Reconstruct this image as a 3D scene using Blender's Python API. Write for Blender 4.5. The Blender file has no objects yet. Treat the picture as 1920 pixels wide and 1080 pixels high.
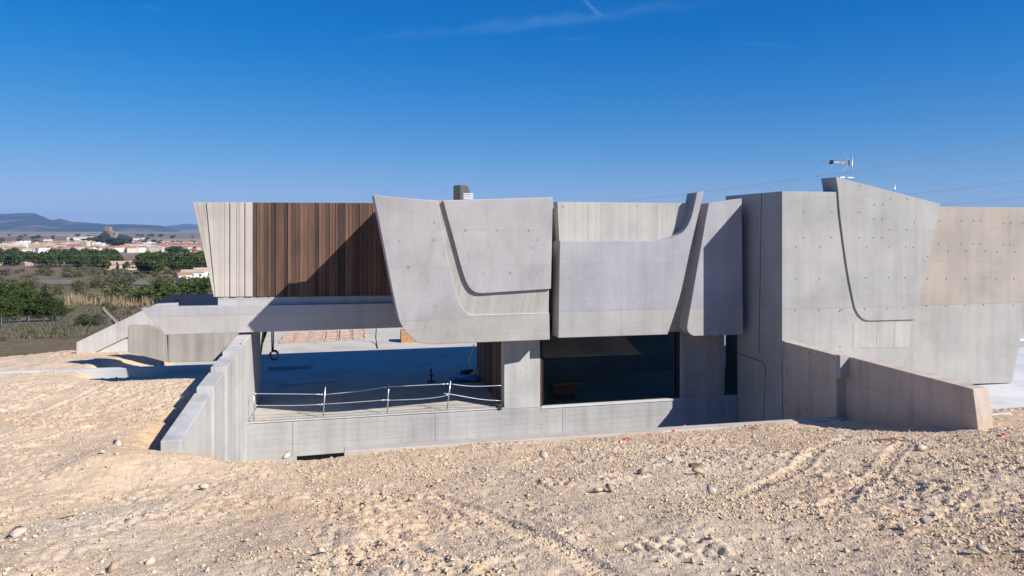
import bpy, bmesh, math, random
import numpy as np
from mathutils import Vector, Matrix, noise as mnoise

random.seed(7)
rng = np.random.default_rng(11)
scene = bpy.context.scene
COL = scene.collection

# ------------------------------------------------------------------ camera
F = 1300.0                       # focal length in photo pixels
H = 7.2                          # eye height above the terrace floor
TH = math.atan(F / 5740.0)       # facade is turned 12.8 degrees to the lens
CT, ST = math.cos(TH), math.sin(TH)
cam_d = bpy.data.cameras.new('camera')
cam = bpy.data.objects.new('camera', cam_d)
COL.objects.link(cam)
cam_d.sensor_width = 36.0
cam_d.lens = 36.0 * F / 1920.0
cam_d.shift_y = -(540.0 - 428.0) / 1920.0
cam_d.clip_start = 0.1
cam_d.clip_end = 60000.0
cam.location = (0, 0, H)
cam.rotation_euler = (math.radians(90), 0, -TH)
scene.camera = cam

# ------------------------------------------------------------------ sun, sky
SA, SB = 0.98, 1.02              # a shadow moves SA left and SB down per metre of depth
sun_dir = Vector((SA, -1.0, SB)).normalized()
sun_d = bpy.data.lights.new('sun', 'SUN')
sun_d.energy = 4.3
sun_d.angle = math.radians(0.5)
sun_d.color = (1.0, 0.955, 0.90)
sun = bpy.data.objects.new('sun', sun_d)
COL.objects.link(sun)
sun.rotation_euler = (-sun_dir).to_track_quat('-Z', 'Y').to_euler()
sun.location = (30, -30, 60)

world = bpy.data.worlds.new('World')
scene.world = world
world.use_nodes = True
wn = world.node_tree.nodes
wl = world.node_tree.links
for n in list(wn):
    wn.remove(n)
wo = wn.new('ShaderNodeOutputWorld')
bg = wn.new('ShaderNodeBackground')
sky = wn.new('ShaderNodeTexSky')
sky.sky_type = 'NISHITA'
sky.sun_disc = False
sky.sun_elevation = math.asin(sun_dir.z)
sky.sun_rotation = math.atan2(sun_dir.x, sun_dir.y)
sky.altitude = 1500
sky.air_density = 1.0
sky.dust_density = 0.0
sky.ozone_density = 4.0
bg.inputs['Strength'].default_value = 0.070

def ray(px, py):
    x = (px - 960.0) / F
    z = (428.0 - py) / F
    return Vector((CT * x + ST, -ST * x + CT, z))

def wmath(op, a, b=None):
    n = wn.new('ShaderNodeMath')
    n.operation = op
    for i, v in enumerate((a, b)):
        if v is None:
            continue
        if isinstance(v, (int, float)):
            n.inputs[i].default_value = v
        else:
            wl.new(v, n.inputs[i])
    return n.outputs[0]

tc = wn.new('ShaderNodeTexCoord')
wnoise = wn.new('ShaderNodeTexNoise')
wnoise.inputs['Scale'].default_value = 26.0
wnoise.inputs['Detail'].default_value = 6.0
wl.new(tc.outputs['Generated'], wnoise.inputs['Vector'])

def contrail(p1, p2, width, strength):
    """thin ice cloud drawn out along the great circle through two directions"""
    d1, d2 = ray(*p1).normalized(), ray(*p2).normalized()
    nrm = d1.cross(d2).normalized()
    along = (d2 - d1).normalized()
    L = (d2 - d1).length
    def dot(v):
        n = wn.new('ShaderNodeVectorMath')
        n.operation = 'DOT_PRODUCT'
        wl.new(tc.outputs['Generated'], n.inputs[0])
        n.inputs[1].default_value = v
        return n.outputs['Value']
    off = wmath('ADD', dot(nrm), wmath('MULTIPLY', wmath('SUBTRACT', wnoise.outputs['Fac'], 0.5), width * 2.2))
    q = wmath('DIVIDE', wmath('ABSOLUTE', off), width)
    m = wmath('POWER', wmath('MAXIMUM', wmath('SUBTRACT', 1.0, q), 0.0), 1.6)
    t = wmath('DIVIDE', wmath('SUBTRACT', dot(along), d1.dot(along)), L)
    e = wmath('MULTIPLY', wmath('MULTIPLY', wmath('MAXIMUM', t, 0.0), wmath('MAXIMUM', wmath('SUBTRACT', 1.05, t), 0.0)), 4.0)
    e = wmath('MINIMUM', e, 1.0)
    return wmath('MULTIPLY', wmath('MULTIPLY', m, e), wmath('MULTIPLY', wnoise.outputs['Fac'], strength))

ct = contrail((640, 78), (1340, 4), 0.011, 0.10)
ct = wmath('ADD', ct, contrail((860, 66), (1160, 30), 0.009, 0.09))
ct = wmath('ADD', ct, contrail((1090, -6), (1128, 30), 0.004, 0.3))
ct = wmath('ADD', ct, contrail((262, 8), (305, 22), 0.0025, 0.14))
ct = wmath('ADD', ct, contrail((1020, 73), (1130, 72), 0.003, 0.08))
ct = wmath('ADD', ct, contrail((1350, 78), (1500, 88), 0.003, 0.06))
mixc = wn.new('ShaderNodeMix')
mixc.data_type = 'RGBA'
mixc.inputs['B'].default_value = (4.5, 7.5, 10.0, 1)
gam = wn.new('ShaderNodeHueSaturation')
gam.inputs['Saturation'].default_value = 1.42
gam.inputs['Hue'].default_value = 0.507
wl.new(sky.outputs[0], gam.inputs['Color'])
wl.new(ct, mixc.inputs['Factor'])
# soft shoulder, the same for every direction: keeps the low sky as deep a blue as a clear dry day shows
sepc = wn.new('ShaderNodeSeparateColor'); combc = wn.new('ShaderNodeCombineColor')
wl.new(gam.outputs[0], sepc.inputs[0])
for i_, (ga, gk) in enumerate(((0.88, 0.130), (1.34, 0.188), (2.05, 0.195))):
    v_ = wmath('MAXIMUM', sepc.outputs[i_], 0.0)
    wl.new(wmath('DIVIDE', wmath('MULTIPLY', v_, ga), wmath('ADD', wmath('MULTIPLY', v_, gk), 1.0)), combc.inputs[i_])
wl.new(combc.outputs[0], mixc.inputs['A'])
wl.new(mixc.outputs['Result'], bg.inputs['Color'])
wl.new(bg.outputs[0], wo.inputs['Surface'])

scene.view_settings.view_transform = 'Standard'
scene.view_settings.look = 'None'
scene.view_settings.gamma = 1.0
scene.view_settings.use_curve_mapping = False
scene.view_settings.exposure = 0.70
scene.render.engine = 'CYCLES'
scene.cycles.use_denoising = True
scene.cycles.max_bounces = 6
scene.cycles.diffuse_bounces = 5
scene.cycles.volume_bounces = 0
scene.cycles.transparent_max_bounces = 8

# ------------------------------------------------------------------ measuring helpers (house axes: X along the facade, Y into the house)
EYE = Vector((0, 0, H))
def onY(px, py, Y):
    r = ray(px, py); return EYE + r * (Y / r.y)
def onX(px, py, X):
    r = ray(px, py); return EYE + r * (X / r.x)
def onZ(px, py, Z):
    r = ray(px, py); return EYE + r * ((Z - H) / r.z)
def at(px, py, d):
    return EYE + ray(px, py) * d
class Plane:
    def __init__(self, a, b, c):
        self.p = a; self.n = (b - a).cross(c - a).normalized()
    def __call__(self, px, py, off=0.0):
        r = ray(px, py)
        t = (self.p + Vector((0, off, 0)) - EYE).dot(self.n) / r.dot(self.n)
        return EYE + r * t
class PY:
    def __init__(self, Y): self.Y = Y
    def __call__(self, px, py, off=0.0): return onY(px, py, self.Y + off)

def cr(pts, n=5):
    """Catmull-Rom through 2-D points"""
    out = []
    P = [pts[0]] + list(pts) + [pts[-1]]
    for i in range(1, len(P) - 2):
        p0, p1, p2, p3 = P[i - 1], P[i], P[i + 1], P[i + 2]
        for k in range(n):
            t = k / n
            out.append(tuple(0.5 * ((2 * p1[j]) + (-p0[j] + p2[j]) * t + (2 * p0[j] - 5 * p1[j] + 4 * p2[j] - p3[j]) * t * t
                                    + (-p0[j] + 3 * p1[j] - 3 * p2[j] + p3[j]) * t ** 3) for j in range(2)))
    out.append(tuple(pts[-1]))
    return out

# ------------------------------------------------------------------ object helpers
def link(name, me, mat, parent=None):
    o = bpy.data.objects.new(name, me)
    COL.objects.link(o)
    if mat is not None:
        for m in (mat if isinstance(mat, (list, tuple)) else [mat]):
            if m.name not in [x.name for x in me.materials if x]:
                me.materials.append(m)
    if parent is not None:
        o.parent = parent
        o.matrix_parent_inverse = Matrix.Translation(-parent.location) if parent.rotation_euler.z == 0 else parent.matrix_world.inverted()
    return o

def tag(o, label=None, cat=None, group=None, kind=None):
    if label: o['label'] = label
    if cat: o['category'] = cat
    if group: o['group'] = group
    if kind: o['kind'] = kind
    return o

def empty(name, loc, label, cat, group=None):
    o = bpy.data.objects.new(name, None)
    COL.objects.link(o)
    o.location = loc
    o.empty_display_size = 0.3
    bpy.context.view_layer.update()
    return tag(o, label, cat, group)

class MB:
    def __init__(self): self.bm = bmesh.new()
    def prism(self, front, ext, mi=0):
        bm = self.bm
        f = [bm.verts.new(p) for p in front]
        b = [bm.verts.new(Vector(p) + Vector(ext)) for p in front]
        n = len(f)
        fs = [bm.faces.new(f), bm.faces.new(list(reversed(b)))]
        for i in range(n):
            fs.append(bm.faces.new((f[i], b[i], b[(i + 1) % n], f[(i + 1) % n])))
        for q in fs: q.material_index = mi
        bmesh.ops.recalc_face_normals(bm, faces=fs)
        return self
    def box(self, a, b, mi=0):
        x0, x1 = sorted((a[0], b[0])); y0, y1 = sorted((a[1], b[1])); z0, z1 = sorted((a[2], b[2]))
        return self.prism([(x0, y0, z0), (x1, y0, z0), (x1, y0, z1), (x0, y0, z1)], (0, y1 - y0, 0), mi)
    def tube(self, pts, r, n=8, mi=0, r2=None):
        bm = self.bm
        pts = [Vector(p) for p in pts]
        rings = []
        up = Vector((0.13, 0.31, 0.94))
        for i, p in enumerate(pts):
            t = (pts[min(i + 1, len(pts) - 1)] - pts[max(i - 1, 0)]).normalized()
            u = t.cross(up)
            if u.length < 1e-3: u = t.cross(Vector((1, 0, 0)))
            u.normalize(); v = t.cross(u).normalized()
            rr = r if r2 is None else r + (r2 - r) * i / max(1, len(pts) - 1)
            rings.append([bm.verts.new(p + (u * math.cos(2 * math.pi * k / n) + v * math.sin(2 * math.pi * k / n)) * rr) for k in range(n)])
        fs = []
        for a, b in zip(rings, rings[1:]):
            for k in range(n):
                fs.append(bm.faces.new((a[k], a[(k + 1) % n], b[(k + 1) % n], b[k])))
        fs.append(bm.faces.new(list(reversed(rings[0])))); fs.append(bm.faces.new(rings[-1]))
        for q in fs: q.material_index = mi; q.smooth = n > 5
        bmesh.ops.recalc_face_normals(bm, faces=fs)
        return self
    def build(self, name, mat, parent=None, bevel=0.0):
        if bevel > 0:
            es = [e for e in self.bm.edges if len(e.link_faces) == 2 and e.calc_face_angle(0) > 0.6]
            try:
                bmesh.ops.bevel(self.bm, geom=es, offset=bevel, segments=1, affect='EDGES', clamp_overlap=True)
            except Exception:
                pass
        me = bpy.data.meshes.new(name)
        self.bm.to_mesh(me); self.bm.free()
        return link(name, me, mat, parent)

def np_mesh(name, V, Fc, nper):
    """V (n,3), Fc flat int array of faces with nper corners"""
    me = bpy.data.meshes.new(name)
    V = np.asarray(V, dtype=np.float32); Fc = np.asarray(Fc, dtype=np.int32).ravel()
    nf = len(Fc) // nper
    me.vertices.add(len(V)); me.vertices.foreach_set('co', V.ravel())
    me.loops.add(len(Fc)); me.loops.foreach_set('vertex_index', Fc)
    me.polygons.add(nf)
    me.polygons.foreach_set('loop_start', np.arange(0, len(Fc), nper, dtype=np.int32))
    me.update(calc_edges=True)
    return me

# ------------------------------------------------------------------ value noise in numpy
def _hash(ix, iy, seed):
    h = (ix.astype(np.int64) * 374761393 + iy.astype(np.int64) * 668265263 + seed * 1442695041) & 0x7fffffff
    h = ((h ^ (h >> 13)) * 1274126177) & 0x7fffffff
    return ((h ^ (h >> 16)) & 0xffff) / 65535.0
def vn(x, y, seed=0):
    x = np.asarray(x, dtype=np.float64); y = np.asarray(y, dtype=np.float64)
    ix, iy = np.floor(x), np.floor(y)
    fx, fy = x - ix, y - iy
    ux, uy = fx * fx * (3 - 2 * fx), fy * fy * (3 - 2 * fy)
    a, b = _hash(ix, iy, seed), _hash(ix + 1, iy, seed)
    c, d = _hash(ix, iy + 1, seed), _hash(ix + 1, iy + 1, seed)
    return (a + (b - a) * ux) * (1 - uy) + (c + (d - c) * ux) * uy
def fbm(x, y, seed=0, o=4):
    s = 0; amp = 0.5
    for i in range(o):
        s = s + amp * (vn(x * 2 ** i, y * 2 ** i, seed + i * 17) - 0.5); amp *= 0.5
    return s
def sstep(a, b, x):
    t = np.clip((x - a) / (b - a), 0, 1); return t * t * (3 - 2 * t)

# ------------------------------------------------------------------ materials
def mat_new(name):
    m = bpy.data.materials.new(name); m.use_nodes = True
    return m, m.node_tree.nodes, m.node_tree.links, m.node_tree.nodes['Principled BSDF']
class NT:
    def __init__(self, m): self.n = m.node_tree.nodes; self.l = m.node_tree.links; self._pos = None
    def pos(self):
        if self._pos is None:
            self._pos = self.n.new('ShaderNodeNewGeometry').outputs['Position']
        return self._pos
    def mapping(self, scale=(1, 1, 1), rot=(0, 0, 0), src=None):
        k = self.n.new('ShaderNodeMapping'); k.inputs['Scale'].default_value = scale; k.inputs['Rotation'].default_value = rot
        self.l.new(src or self.pos(), k.inputs['Vector']); return k.outputs[0]
    def noise(self, scale, detail=4, rough=0.55, vec=None):
        k = self.n.new('ShaderNodeTexNoise'); k.inputs['Scale'].default_value = scale
        k.inputs['Detail'].default_value = detail; k.inputs['Roughness'].default_value = rough
        self.l.new(vec or self.pos(), k.inputs['Vector']); return k.outputs['Fac']
    def ramp(self, fac, stops):
        k = self.n.new('ShaderNodeValToRGB'); e = k.color_ramp.elements
        while len(e) < len(stops): e.new(0.5)
        for q, (p, c) in zip(e, stops): q.position = p; q.color = (*c, 1) if len(c) == 3 else c
        self.l.new(fac, k.inputs[0]); return k.outputs[0]
    def mrange(self, v, a, b, c, d):
        k = self.n.new('ShaderNodeMapRange'); k.inputs[1].default_value = a; k.inputs[2].default_value = b
        k.inputs[3].default_value = c; k.inputs[4].default_value = d
        self.l.new(v, k.inputs[0]); return k.outputs[0]
    def mix(self, fac, a, b, mode='MIX'):
        k = self.n.new('ShaderNodeMix'); k.data_type = 'RGBA'; k.blend_type = mode
        for key, v in (('Factor', fac), ('A', a), ('B', b)):
            if isinstance(v, (int, float)): k.inputs[key].default_value = v
            elif isinstance(v, tuple): k.inputs[key].default_value = (*v, 1) if len(v) == 3 else v
            else: self.l.new(v, k.inputs[key])
        return k.outputs['Result']
    def math(self, op, a, b=0.0):
        k = self.n.new('ShaderNodeMath'); k.operation = op
        for i, v in enumerate((a, b)):
            if isinstance(v, (int, float)): k.inputs[i].default_value = v
            else: self.l.new(v, k.inputs[i])
        return k.outputs[0]
    def sep(self, v=None):
        k = self.n.new('ShaderNodeSeparateXYZ'); self.l.new(v or self.pos(), k.inputs[0]); return k.outputs
    def bump(self, h, strength, dist, bsdf):
        k = self.n.new('ShaderNodeBump'); k.inputs['Strength'].default_value = strength; k.inputs['Distance'].default_value = dist
        self.l.new(h, k.inputs['Height']); self.l.new(k.outputs[0], bsdf.inputs['Normal'])

def concrete(name, base, low=None, zline=None, board=0.0, board_scale=7.0, hboard=False, rough=0.75, stain=1.0, sheets=0.0, dirt=0.0):
    """cast concrete: cloudy tone, fine pores, vertical run-off streaks, pour line, optional board marks"""
    m, n, l, b = mat_new(name); t = NT(m)
    b.inputs['Roughness'].default_value = rough
    b.inputs['Specular IOR Level'].default_value = 0.25
    cloud = t.noise(0.55, 5, 0.6)
    fine = t.noise(14.0, 5, 0.7)
    streak = t.noise(1.0, 5, 0.65, t.mapping((2.6, 2.6, 0.16)))
    col = base
    if low is not None:
        z = t.sep()[2]
        w = t.math('ADD', z, t.math('MULTIPLY', t.math('SUBTRACT', t.noise(3.0, 3), 0.5), 0.06))
        fac = t.mrange(w, zline - 0.015, zline + 0.015, 0, 1)
        col = t.mix(fac, low, base)
    col = t.mix(1.0, col, t.ramp(cloud, [(0.25, (0.80, 0.80, 0.80)), (0.5, (1, 1, 1)), (0.75, (1.13, 1.12, 1.11))]), 'MULTIPLY')
    col = t.mix(0.75 * stain, col, t.ramp(streak, [(0.3, (0.78, 0.77, 0.75)), (0.52, (1, 1, 1)), (0.72, (1.1, 1.1, 1.1))]), 'MULTIPLY')
    col = t.mix(0.8, col, t.ramp(fine, [(0.3, (0.93, 0.93, 0.93)), (0.55, (1, 1, 1)), (0.75, (1.04, 1.04, 1.04))]), 'MULTIPLY')
    if low is not None:
        line = t.math('LESS_THAN', t.math('ABSOLUTE', t.math('SUBTRACT', w, zline)), 0.018)
        col = t.mix(t.math('MULTIPLY', line, 0.35), col, tuple(0.6 * c for c in base))
    pores = t.n.new('ShaderNodeTexVoronoi'); pores.inputs['Scale'].default_value = 5.0
    t.l.new(t.pos(), pores.inputs['Vector'])
    pm = t.math('LESS_THAN', pores.outputs['Distance'], 0.055)
    col = t.mix(t.math('MULTIPLY', pm, 0.35), col, (0.13, 0.125, 0.12))
    h = t.math('ADD', t.math('MULTIPLY', fine, 0.5), t.math('MULTIPLY', cloud, 0.6))
    if board > 0:
        s = t.sep()
        u = t.math('ADD', s[0], t.math('MULTIPLY', s[1], 0.7)) if not hboard else s[2]
        cell = t.math('FLOOR', t.math('MULTIPLY', u, board_scale))
        wn_ = t.n.new('ShaderNodeTexWhiteNoise'); wn_.noise_dimensions = '1D'; t.l.new(cell, wn_.inputs['W'])
        tone = t.mrange(wn_.outputs['Value'], 0, 1, 1 - 0.16 * board, 1 + 0.12 * board)
        comb = t.n.new('ShaderNodeCombineColor')
        for i in range(3): t.l.new(tone, comb.inputs[i])
        col = t.mix(1.0, col, comb.outputs[0], 'MULTIPLY')
        fr = t.math('ABSOLUTE', t.math('SUBTRACT', t.math('FRACT', t.math('MULTIPLY', u, board_scale)), 0.5))
        groove = t.math('GREATER_THAN', fr, 0.44)
        col = t.mix(t.math('MULTIPLY', groove, 0.22 * board), col, (0.12, 0.115, 0.11))
        h = t.math('ADD', h, t.math('MULTIPLY', wn_.outputs['Value'], 0.5 * board))
        h = t.math('SUBTRACT', h, t.math('MULTIPLY', groove, 1.2 * board))
    if sheets > 0:                     # faint tone steps and seams between the formwork sheets
        s = t.sep()
        u = t.math('ADD', t.math('MULTIPLY', t.math('ADD', s[0], t.math('MULTIPLY', s[1], 0.9)), 1 / 2.1), 0.37)
        v = t.math('ADD', t.math('MULTIPLY', s[2], 1 / 1.31), 0.55)
        comb2 = t.n.new('ShaderNodeCombineXYZ'); t.l.new(t.math('FLOOR', u), comb2.inputs[0]); t.l.new(t.math('FLOOR', v), comb2.inputs[1])
        w2 = t.n.new('ShaderNodeTexWhiteNoise'); w2.noise_dimensions = '2D'; t.l.new(comb2.outputs[0], w2.inputs['Vector'])
        tone = t.mrange(w2.outputs['Value'], 0, 1, 1 - 0.05 * sheets, 1 + 0.045 * sheets)
        cc3 = t.n.new('ShaderNodeCombineColor')
        for i in range(3): t.l.new(tone, cc3.inputs[i])
        col = t.mix(1.0, col, cc3.outputs[0], 'MULTIPLY')
        e1 = t.math('GREATER_THAN', t.math('ABSOLUTE', t.math('SUBTRACT', t.math('FRACT', u), 0.5)), 0.494)
        e2 = t.math('GREATER_THAN', t.math('ABSOLUTE', t.math('SUBTRACT', t.math('FRACT', v), 0.5)), 0.489)
        brk = t.mrange(t.noise(1.1, 3), 0.42, 0.62, 0.0, 0.30 * sheets)
        col = t.mix(t.math('MULTIPLY', t.math('MAXIMUM', e1, e2), brk), col, (0.14, 0.135, 0.13))
        drip = t.noise(1.0, 4, 0.6, t.mapping((5.5, 5.5, 0.10)))
        col = t.mix(t.mrange(drip, 0.60, 0.74, 0.0, 0.28 * sheets), col, (0.20, 0.185, 0.165))
    if dirt > 0:                       # earth splashed up where the wall meets the slope
        s = t.sep()
        g = t.math('ADD', t.math('MULTIPLY', t.math('SUBTRACT', 20.55, s[1]), 0.212), 0.68)
        d_ = t.math('SUBTRACT', t.math('SUBTRACT', s[2], g), t.math('MULTIPLY', t.math('SUBTRACT', t.noise(2.6, 5, 0.7), 0.42), 1.1))
        k_ = t.math('MULTIPLY', t.mrange(d_, 0.0, 0.40, dirt, 0.0), t.math('LESS_THAN', s[1], 22.0))
        col = t.mix(k_, col, (0.50, 0.375, 0.255))
    t.l.new(col, b.inputs['Base Color'])
    t.bump(h, 0.45, 0.02, b)
    return m

def plain(name, col, rough=0.6, metal=0.0, var=0.2, scale=6.0, spec=0.4):
    m, n, l, b = mat_new(name); t = NT(m)
    b.inputs['Roughness'].default_value = rough; b.inputs['Metallic'].default_value = metal
    b.inputs['Specular IOR Level'].default_value = spec
    f = t.noise(scale, 4)
    c = t.mix(1.0, tuple(col), t.ramp(f, [(0.3, (1 - var,) * 3), (0.7, (1 + var,) * 3)]), 'MULTIPLY')
    t.l.new(c, b.inputs['Base Color'])
    return m

CW = (0.345, 0.335, 0.325)
M = {}
M['conc_panel'] = concrete('sail_concrete', (0.338, 0.337, 0.350), (0.385, 0.367, 0.348), 3.92, stain=0.55, sheets=0.6)
M['conc_sail'] = concrete('left_sail_concrete', (0.408, 0.398, 0.402), (0.435, 0.412, 0.385), 3.92, stain=0.55, sheets=0.6)  # same concrete as the other sails, lightened to offset weaker sun on the lean
M['conc_block'] = concrete('block_concrete', (0.355, 0.348, 0.338), (0.368, 0.357, 0.338), 4.05, stain=0.6, sheets=0.6)
M['conc_rough'] = concrete('warm_concrete', (0.362, 0.325, 0.278), (0.368, 0.357, 0.333), 4.05, stain=0.5, sheets=0.6)
M['conc_board'] = concrete('board_marked_concrete', (0.415, 0.40, 0.37), board=0.5, board_scale=9.0, stain=0.6)
M['conc_base'] = concrete('base_concrete', (0.415, 0.405, 0.385), board=0.35, board_scale=4.5, hboard=True, sheets=0.8, dirt=0.35)
M['conc_wall'] = concrete('retaining_concrete', (0.49, 0.478, 0.455), stain=0.9, board=0.25, board_scale=5.0, sheets=0.7, dirt=0.55)
M['conc_dark'] = concrete('weathered_concrete', (0.40, 0.345, 0.30), stain=1.3)
M['conc_ret'] = concrete('patio_wall_concrete', (0.48, 0.405, 0.335), stain=1.3, sheets=1.2, dirt=0.5)
M['conc_rib'] = concrete('ribbed_concrete', (0.38, 0.35, 0.30), board=0.6, board_scale=9.0)
M['conc_plank'] = concrete('plank_concrete', (0.47, 0.43, 0.38), stain=1.2)
M['conc_floor'] = concrete('floor_concrete', (0.49, 0.452, 0.39), rough=0.8, stain=0.2)
M['conc_floor'].node_tree.nodes['Principled BSDF'].inputs['Specular IOR Level'].default_value = 0.03
M['conc_plaza'] = concrete('plaza_concrete', (0.55, 0.55, 0.54), stain=0.3)
M['groove'] = plain('joint_shadow_gap', (0.10, 0.09, 0.085), 0.9)
M['hole'] = plain('tie_hole_mortar', (0.06, 0.055, 0.05), 0.9)  # near black, so flat discs carry the shade of open holes
M['steel'] = plain('galvanised_steel', (0.55, 0.57, 0.6), 0.35, 0.6, 0.15)
M['membrane'] = plain('navy_roof_membrane', (0.012, 0.02, 0.05), 0.5, 0, 0.25, 1.0)  # shade and sky tint of the upstand faces put into the colour
M['room'] = plain('unlit_room_plaster', (0.3, 0.3, 0.32), 0.9, 0, 0.2, 0.8)
M['frame'] = plain('dark_window_frame', (0.015, 0.015, 0.017), 0.45)
M['red'] = plain('red_paint', (0.42, 0.05, 0.035), 0.55)
M['redplastic'] = plain('red_plastic', (0.40, 0.06, 0.05), 0.5)
M['timber'] = plain('raw_timber', (0.44, 0.25, 0.12), 0.75, 0, 0.35, 8)
M['palewood'] = plain('pale_formwork_timber', (0.52, 0.37, 0.28), 0.8, 0, 0.3, 9)
M['black'] = plain('black_rubber', (0.02, 0.02, 0.022), 0.6)
M['greyplastic'] = plain('grey_plastic', (0.25, 0.27, 0.28), 0.5)
M['white'] = plain('white_paint', (0.75, 0.75, 0.74), 0.5, 0, 0.1)
M['yellow'] = plain('yellow_paint', (0.65, 0.42, 0.06), 0.5)
M['orange'] = plain('orange_plastic', (0.75, 0.22, 0.03), 0.45)
M['slate'] = plain('slate_tile', (0.03, 0.03, 0.033), 0.7, 0, 0.4, 14)  # darker copy of the chimney tile, shade put into the colour
M['slatelit'] = plain('grey_stone_tile', (0.12, 0.115, 0.11), 0.8, 0, 0.4, 12)  # lighter copy of the same tile, sunlight put into the colour
M['tarp'] = plain('blue_tarp', (0.05, 0.10, 0.24), 0.5)
M['rust'] = plain('rusty_joint_strip', (0.17, 0.085, 0.045), 0.9, 0, 0.4, 5)

def wood(name, col, k):
    m, n, l, b = mat_new(name); t = NT(m)
    b.inputs['Roughness'].default_value = 0.7; b.inputs['Specular IOR Level'].default_value = 0.2
    g = t.noise(1.0, 6, 0.65, t.mapping((22 + k * 3, 9, 0.9)))
    c2 = t.noise(0.8, 3, 0.5, t.mapping((3, 3, 0.7)))
    c = t.mix(1.0, col, t.ramp(g, [(0.28, (0.74, 0.72, 0.71)), (0.5, (1, 1, 1)), (0.72, (1.18, 1.17, 1.16))]), 'MULTIPLY')
    c = t.mix(0.7, c, t.ramp(c2, [(0.3, (0.7, 0.7, 0.72)), (0.7, (1.25, 1.2, 1.15))]), 'MULTIPLY')
    t.l.new(c, b.inputs['Base Color']); t.bump(g, 0.3, 0.01, b)
    return m
WOODS = [wood('weathered_board_%s' % q, c, i) for i, (q, c) in enumerate([
    ('umber', (0.122, 0.072, 0.049)), ('chestnut', (0.145, 0.084, 0.056)), ('greyed', (0.088, 0.060, 0.048)),
    ('tan', (0.165, 0.101, 0.069)), ('dark', (0.060, 0.043, 0.037))])]

def glass_mat():
    m = bpy.data.materials.new('window_glass'); m.use_nodes = True
    n, l = m.node_tree.nodes, m.node_tree.links
    n.clear()
    o = n.new('ShaderNodeOutputMaterial'); mx = n.new('ShaderNodeMixShader'); fr = n.new('ShaderNodeFresnel')
    tr = n.new('ShaderNodeBsdfTransparent'); gl = n.new('ShaderNodeBsdfGlossy')
    fr.inputs['IOR'].default_value = 1.36
    tr.inputs['Color'].default_value = (0.66, 0.78, 0.80, 1)
    gl.inputs['Roughness'].default_value = 0.01
    l.new(fr.outputs[0], mx.inputs[0]); l.new(tr.outputs[0], mx.inputs[1]); l.new(gl.outputs[0], mx.inputs[2])
    l.new(mx.outputs[0], o.inputs['Surface'])
    return m
M['glass'] = glass_mat()

def soil_mat():
    m, n, l, b = mat_new('sandy_soil'); t = NT(m)
    b.inputs['Roughness'].default_value = 0.95; b.inputs['Specular IOR Level'].default_value = 0.1
    big = t.noise(0.22, 5, 0.6); mid = t.noise(1.7, 6, 0.65); fine = t.noise(22, 6, 0.75); grit = t.noise(75, 3, 0.7)
    c = t.ramp(big, [(0.26, (0.60, 0.405, 0.235)), (0.42, (0.64, 0.475, 0.315)), (0.55, (0.655, 0.505, 0.345)), (0.72, (0.66, 0.535, 0.39))])
    c = t.mix(0.8, c, t.ramp(mid, [(0.3, (0.84, 0.80, 0.76)), (0.5, (1, 1, 1)), (0.7, (1.12, 1.12, 1.12))]), 'MULTIPLY')
    c = t.mix(0.8, c, t.ramp(fine, [(0.3, (0.80, 0.78, 0.76)), (0.5, (1, 1, 1)), (0.7, (1.16, 1.16, 1.16))]), 'MULTIPLY')
    c = t.mix(0.6, c, t.ramp(grit, [(0.3, (0.72, 0.70, 0.68)), (0.55, (1, 1, 1)), (0.75, (1.2, 1.2, 1.2))]), 'MULTIPLY')
    t.l.new(c, b.inputs['Base Color'])
    t.bump(t.math('ADD', t.math('MULTIPLY', fine, 1.0), t.math('MULTIPLY', grit, 0.45)), 0.7, 0.03, b)
    return m
M['soil'] = soil_mat()

def stone_mat(name, a, b_, c_):
    m, n, l, b = mat_new(name); t = NT(m)
    b.inputs['Roughness'].default_value = 0.9; b.inputs['Specular IOR Level'].default_value = 0.15
    g = t.n.new('ShaderNodeNewGeometry')
    r = t.ramp(g.outputs['Random Per Island'], [(0.0, a), (0.5, b_), (1.0, c_)])
    r = t.mix(0.8, r, t.ramp(t.noise(18, 5, 0.7), [(0.3, (0.75, 0.73, 0.7)), (0.7, (1.2, 1.2, 1.2))]), 'MULTIPLY')
    t.l.new(r, b.inputs['Base Color']); t.bump(t.noise(30, 4), 0.5, 0.02, b)
    return m
M['gravel'] = stone_mat('limestone_gravel', (0.50, 0.36, 0.225), (0.62, 0.475, 0.325), (0.66, 0.56, 0.43))
M['rock'] = stone_mat('pale_limestone', (0.58, 0.48, 0.365), (0.58, 0.48, 0.365), (0.58, 0.48, 0.365))
M['rocktan'] = stone_mat('tan_limestone', (0.44, 0.34, 0.23), (0.44, 0.34, 0.23), (0.44, 0.34, 0.23))
M['rockgrey'] = stone_mat('grey_limestone', (0.36, 0.34, 0.31), (0.36, 0.34, 0.31), (0.36, 0.34, 0.31))

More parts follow.
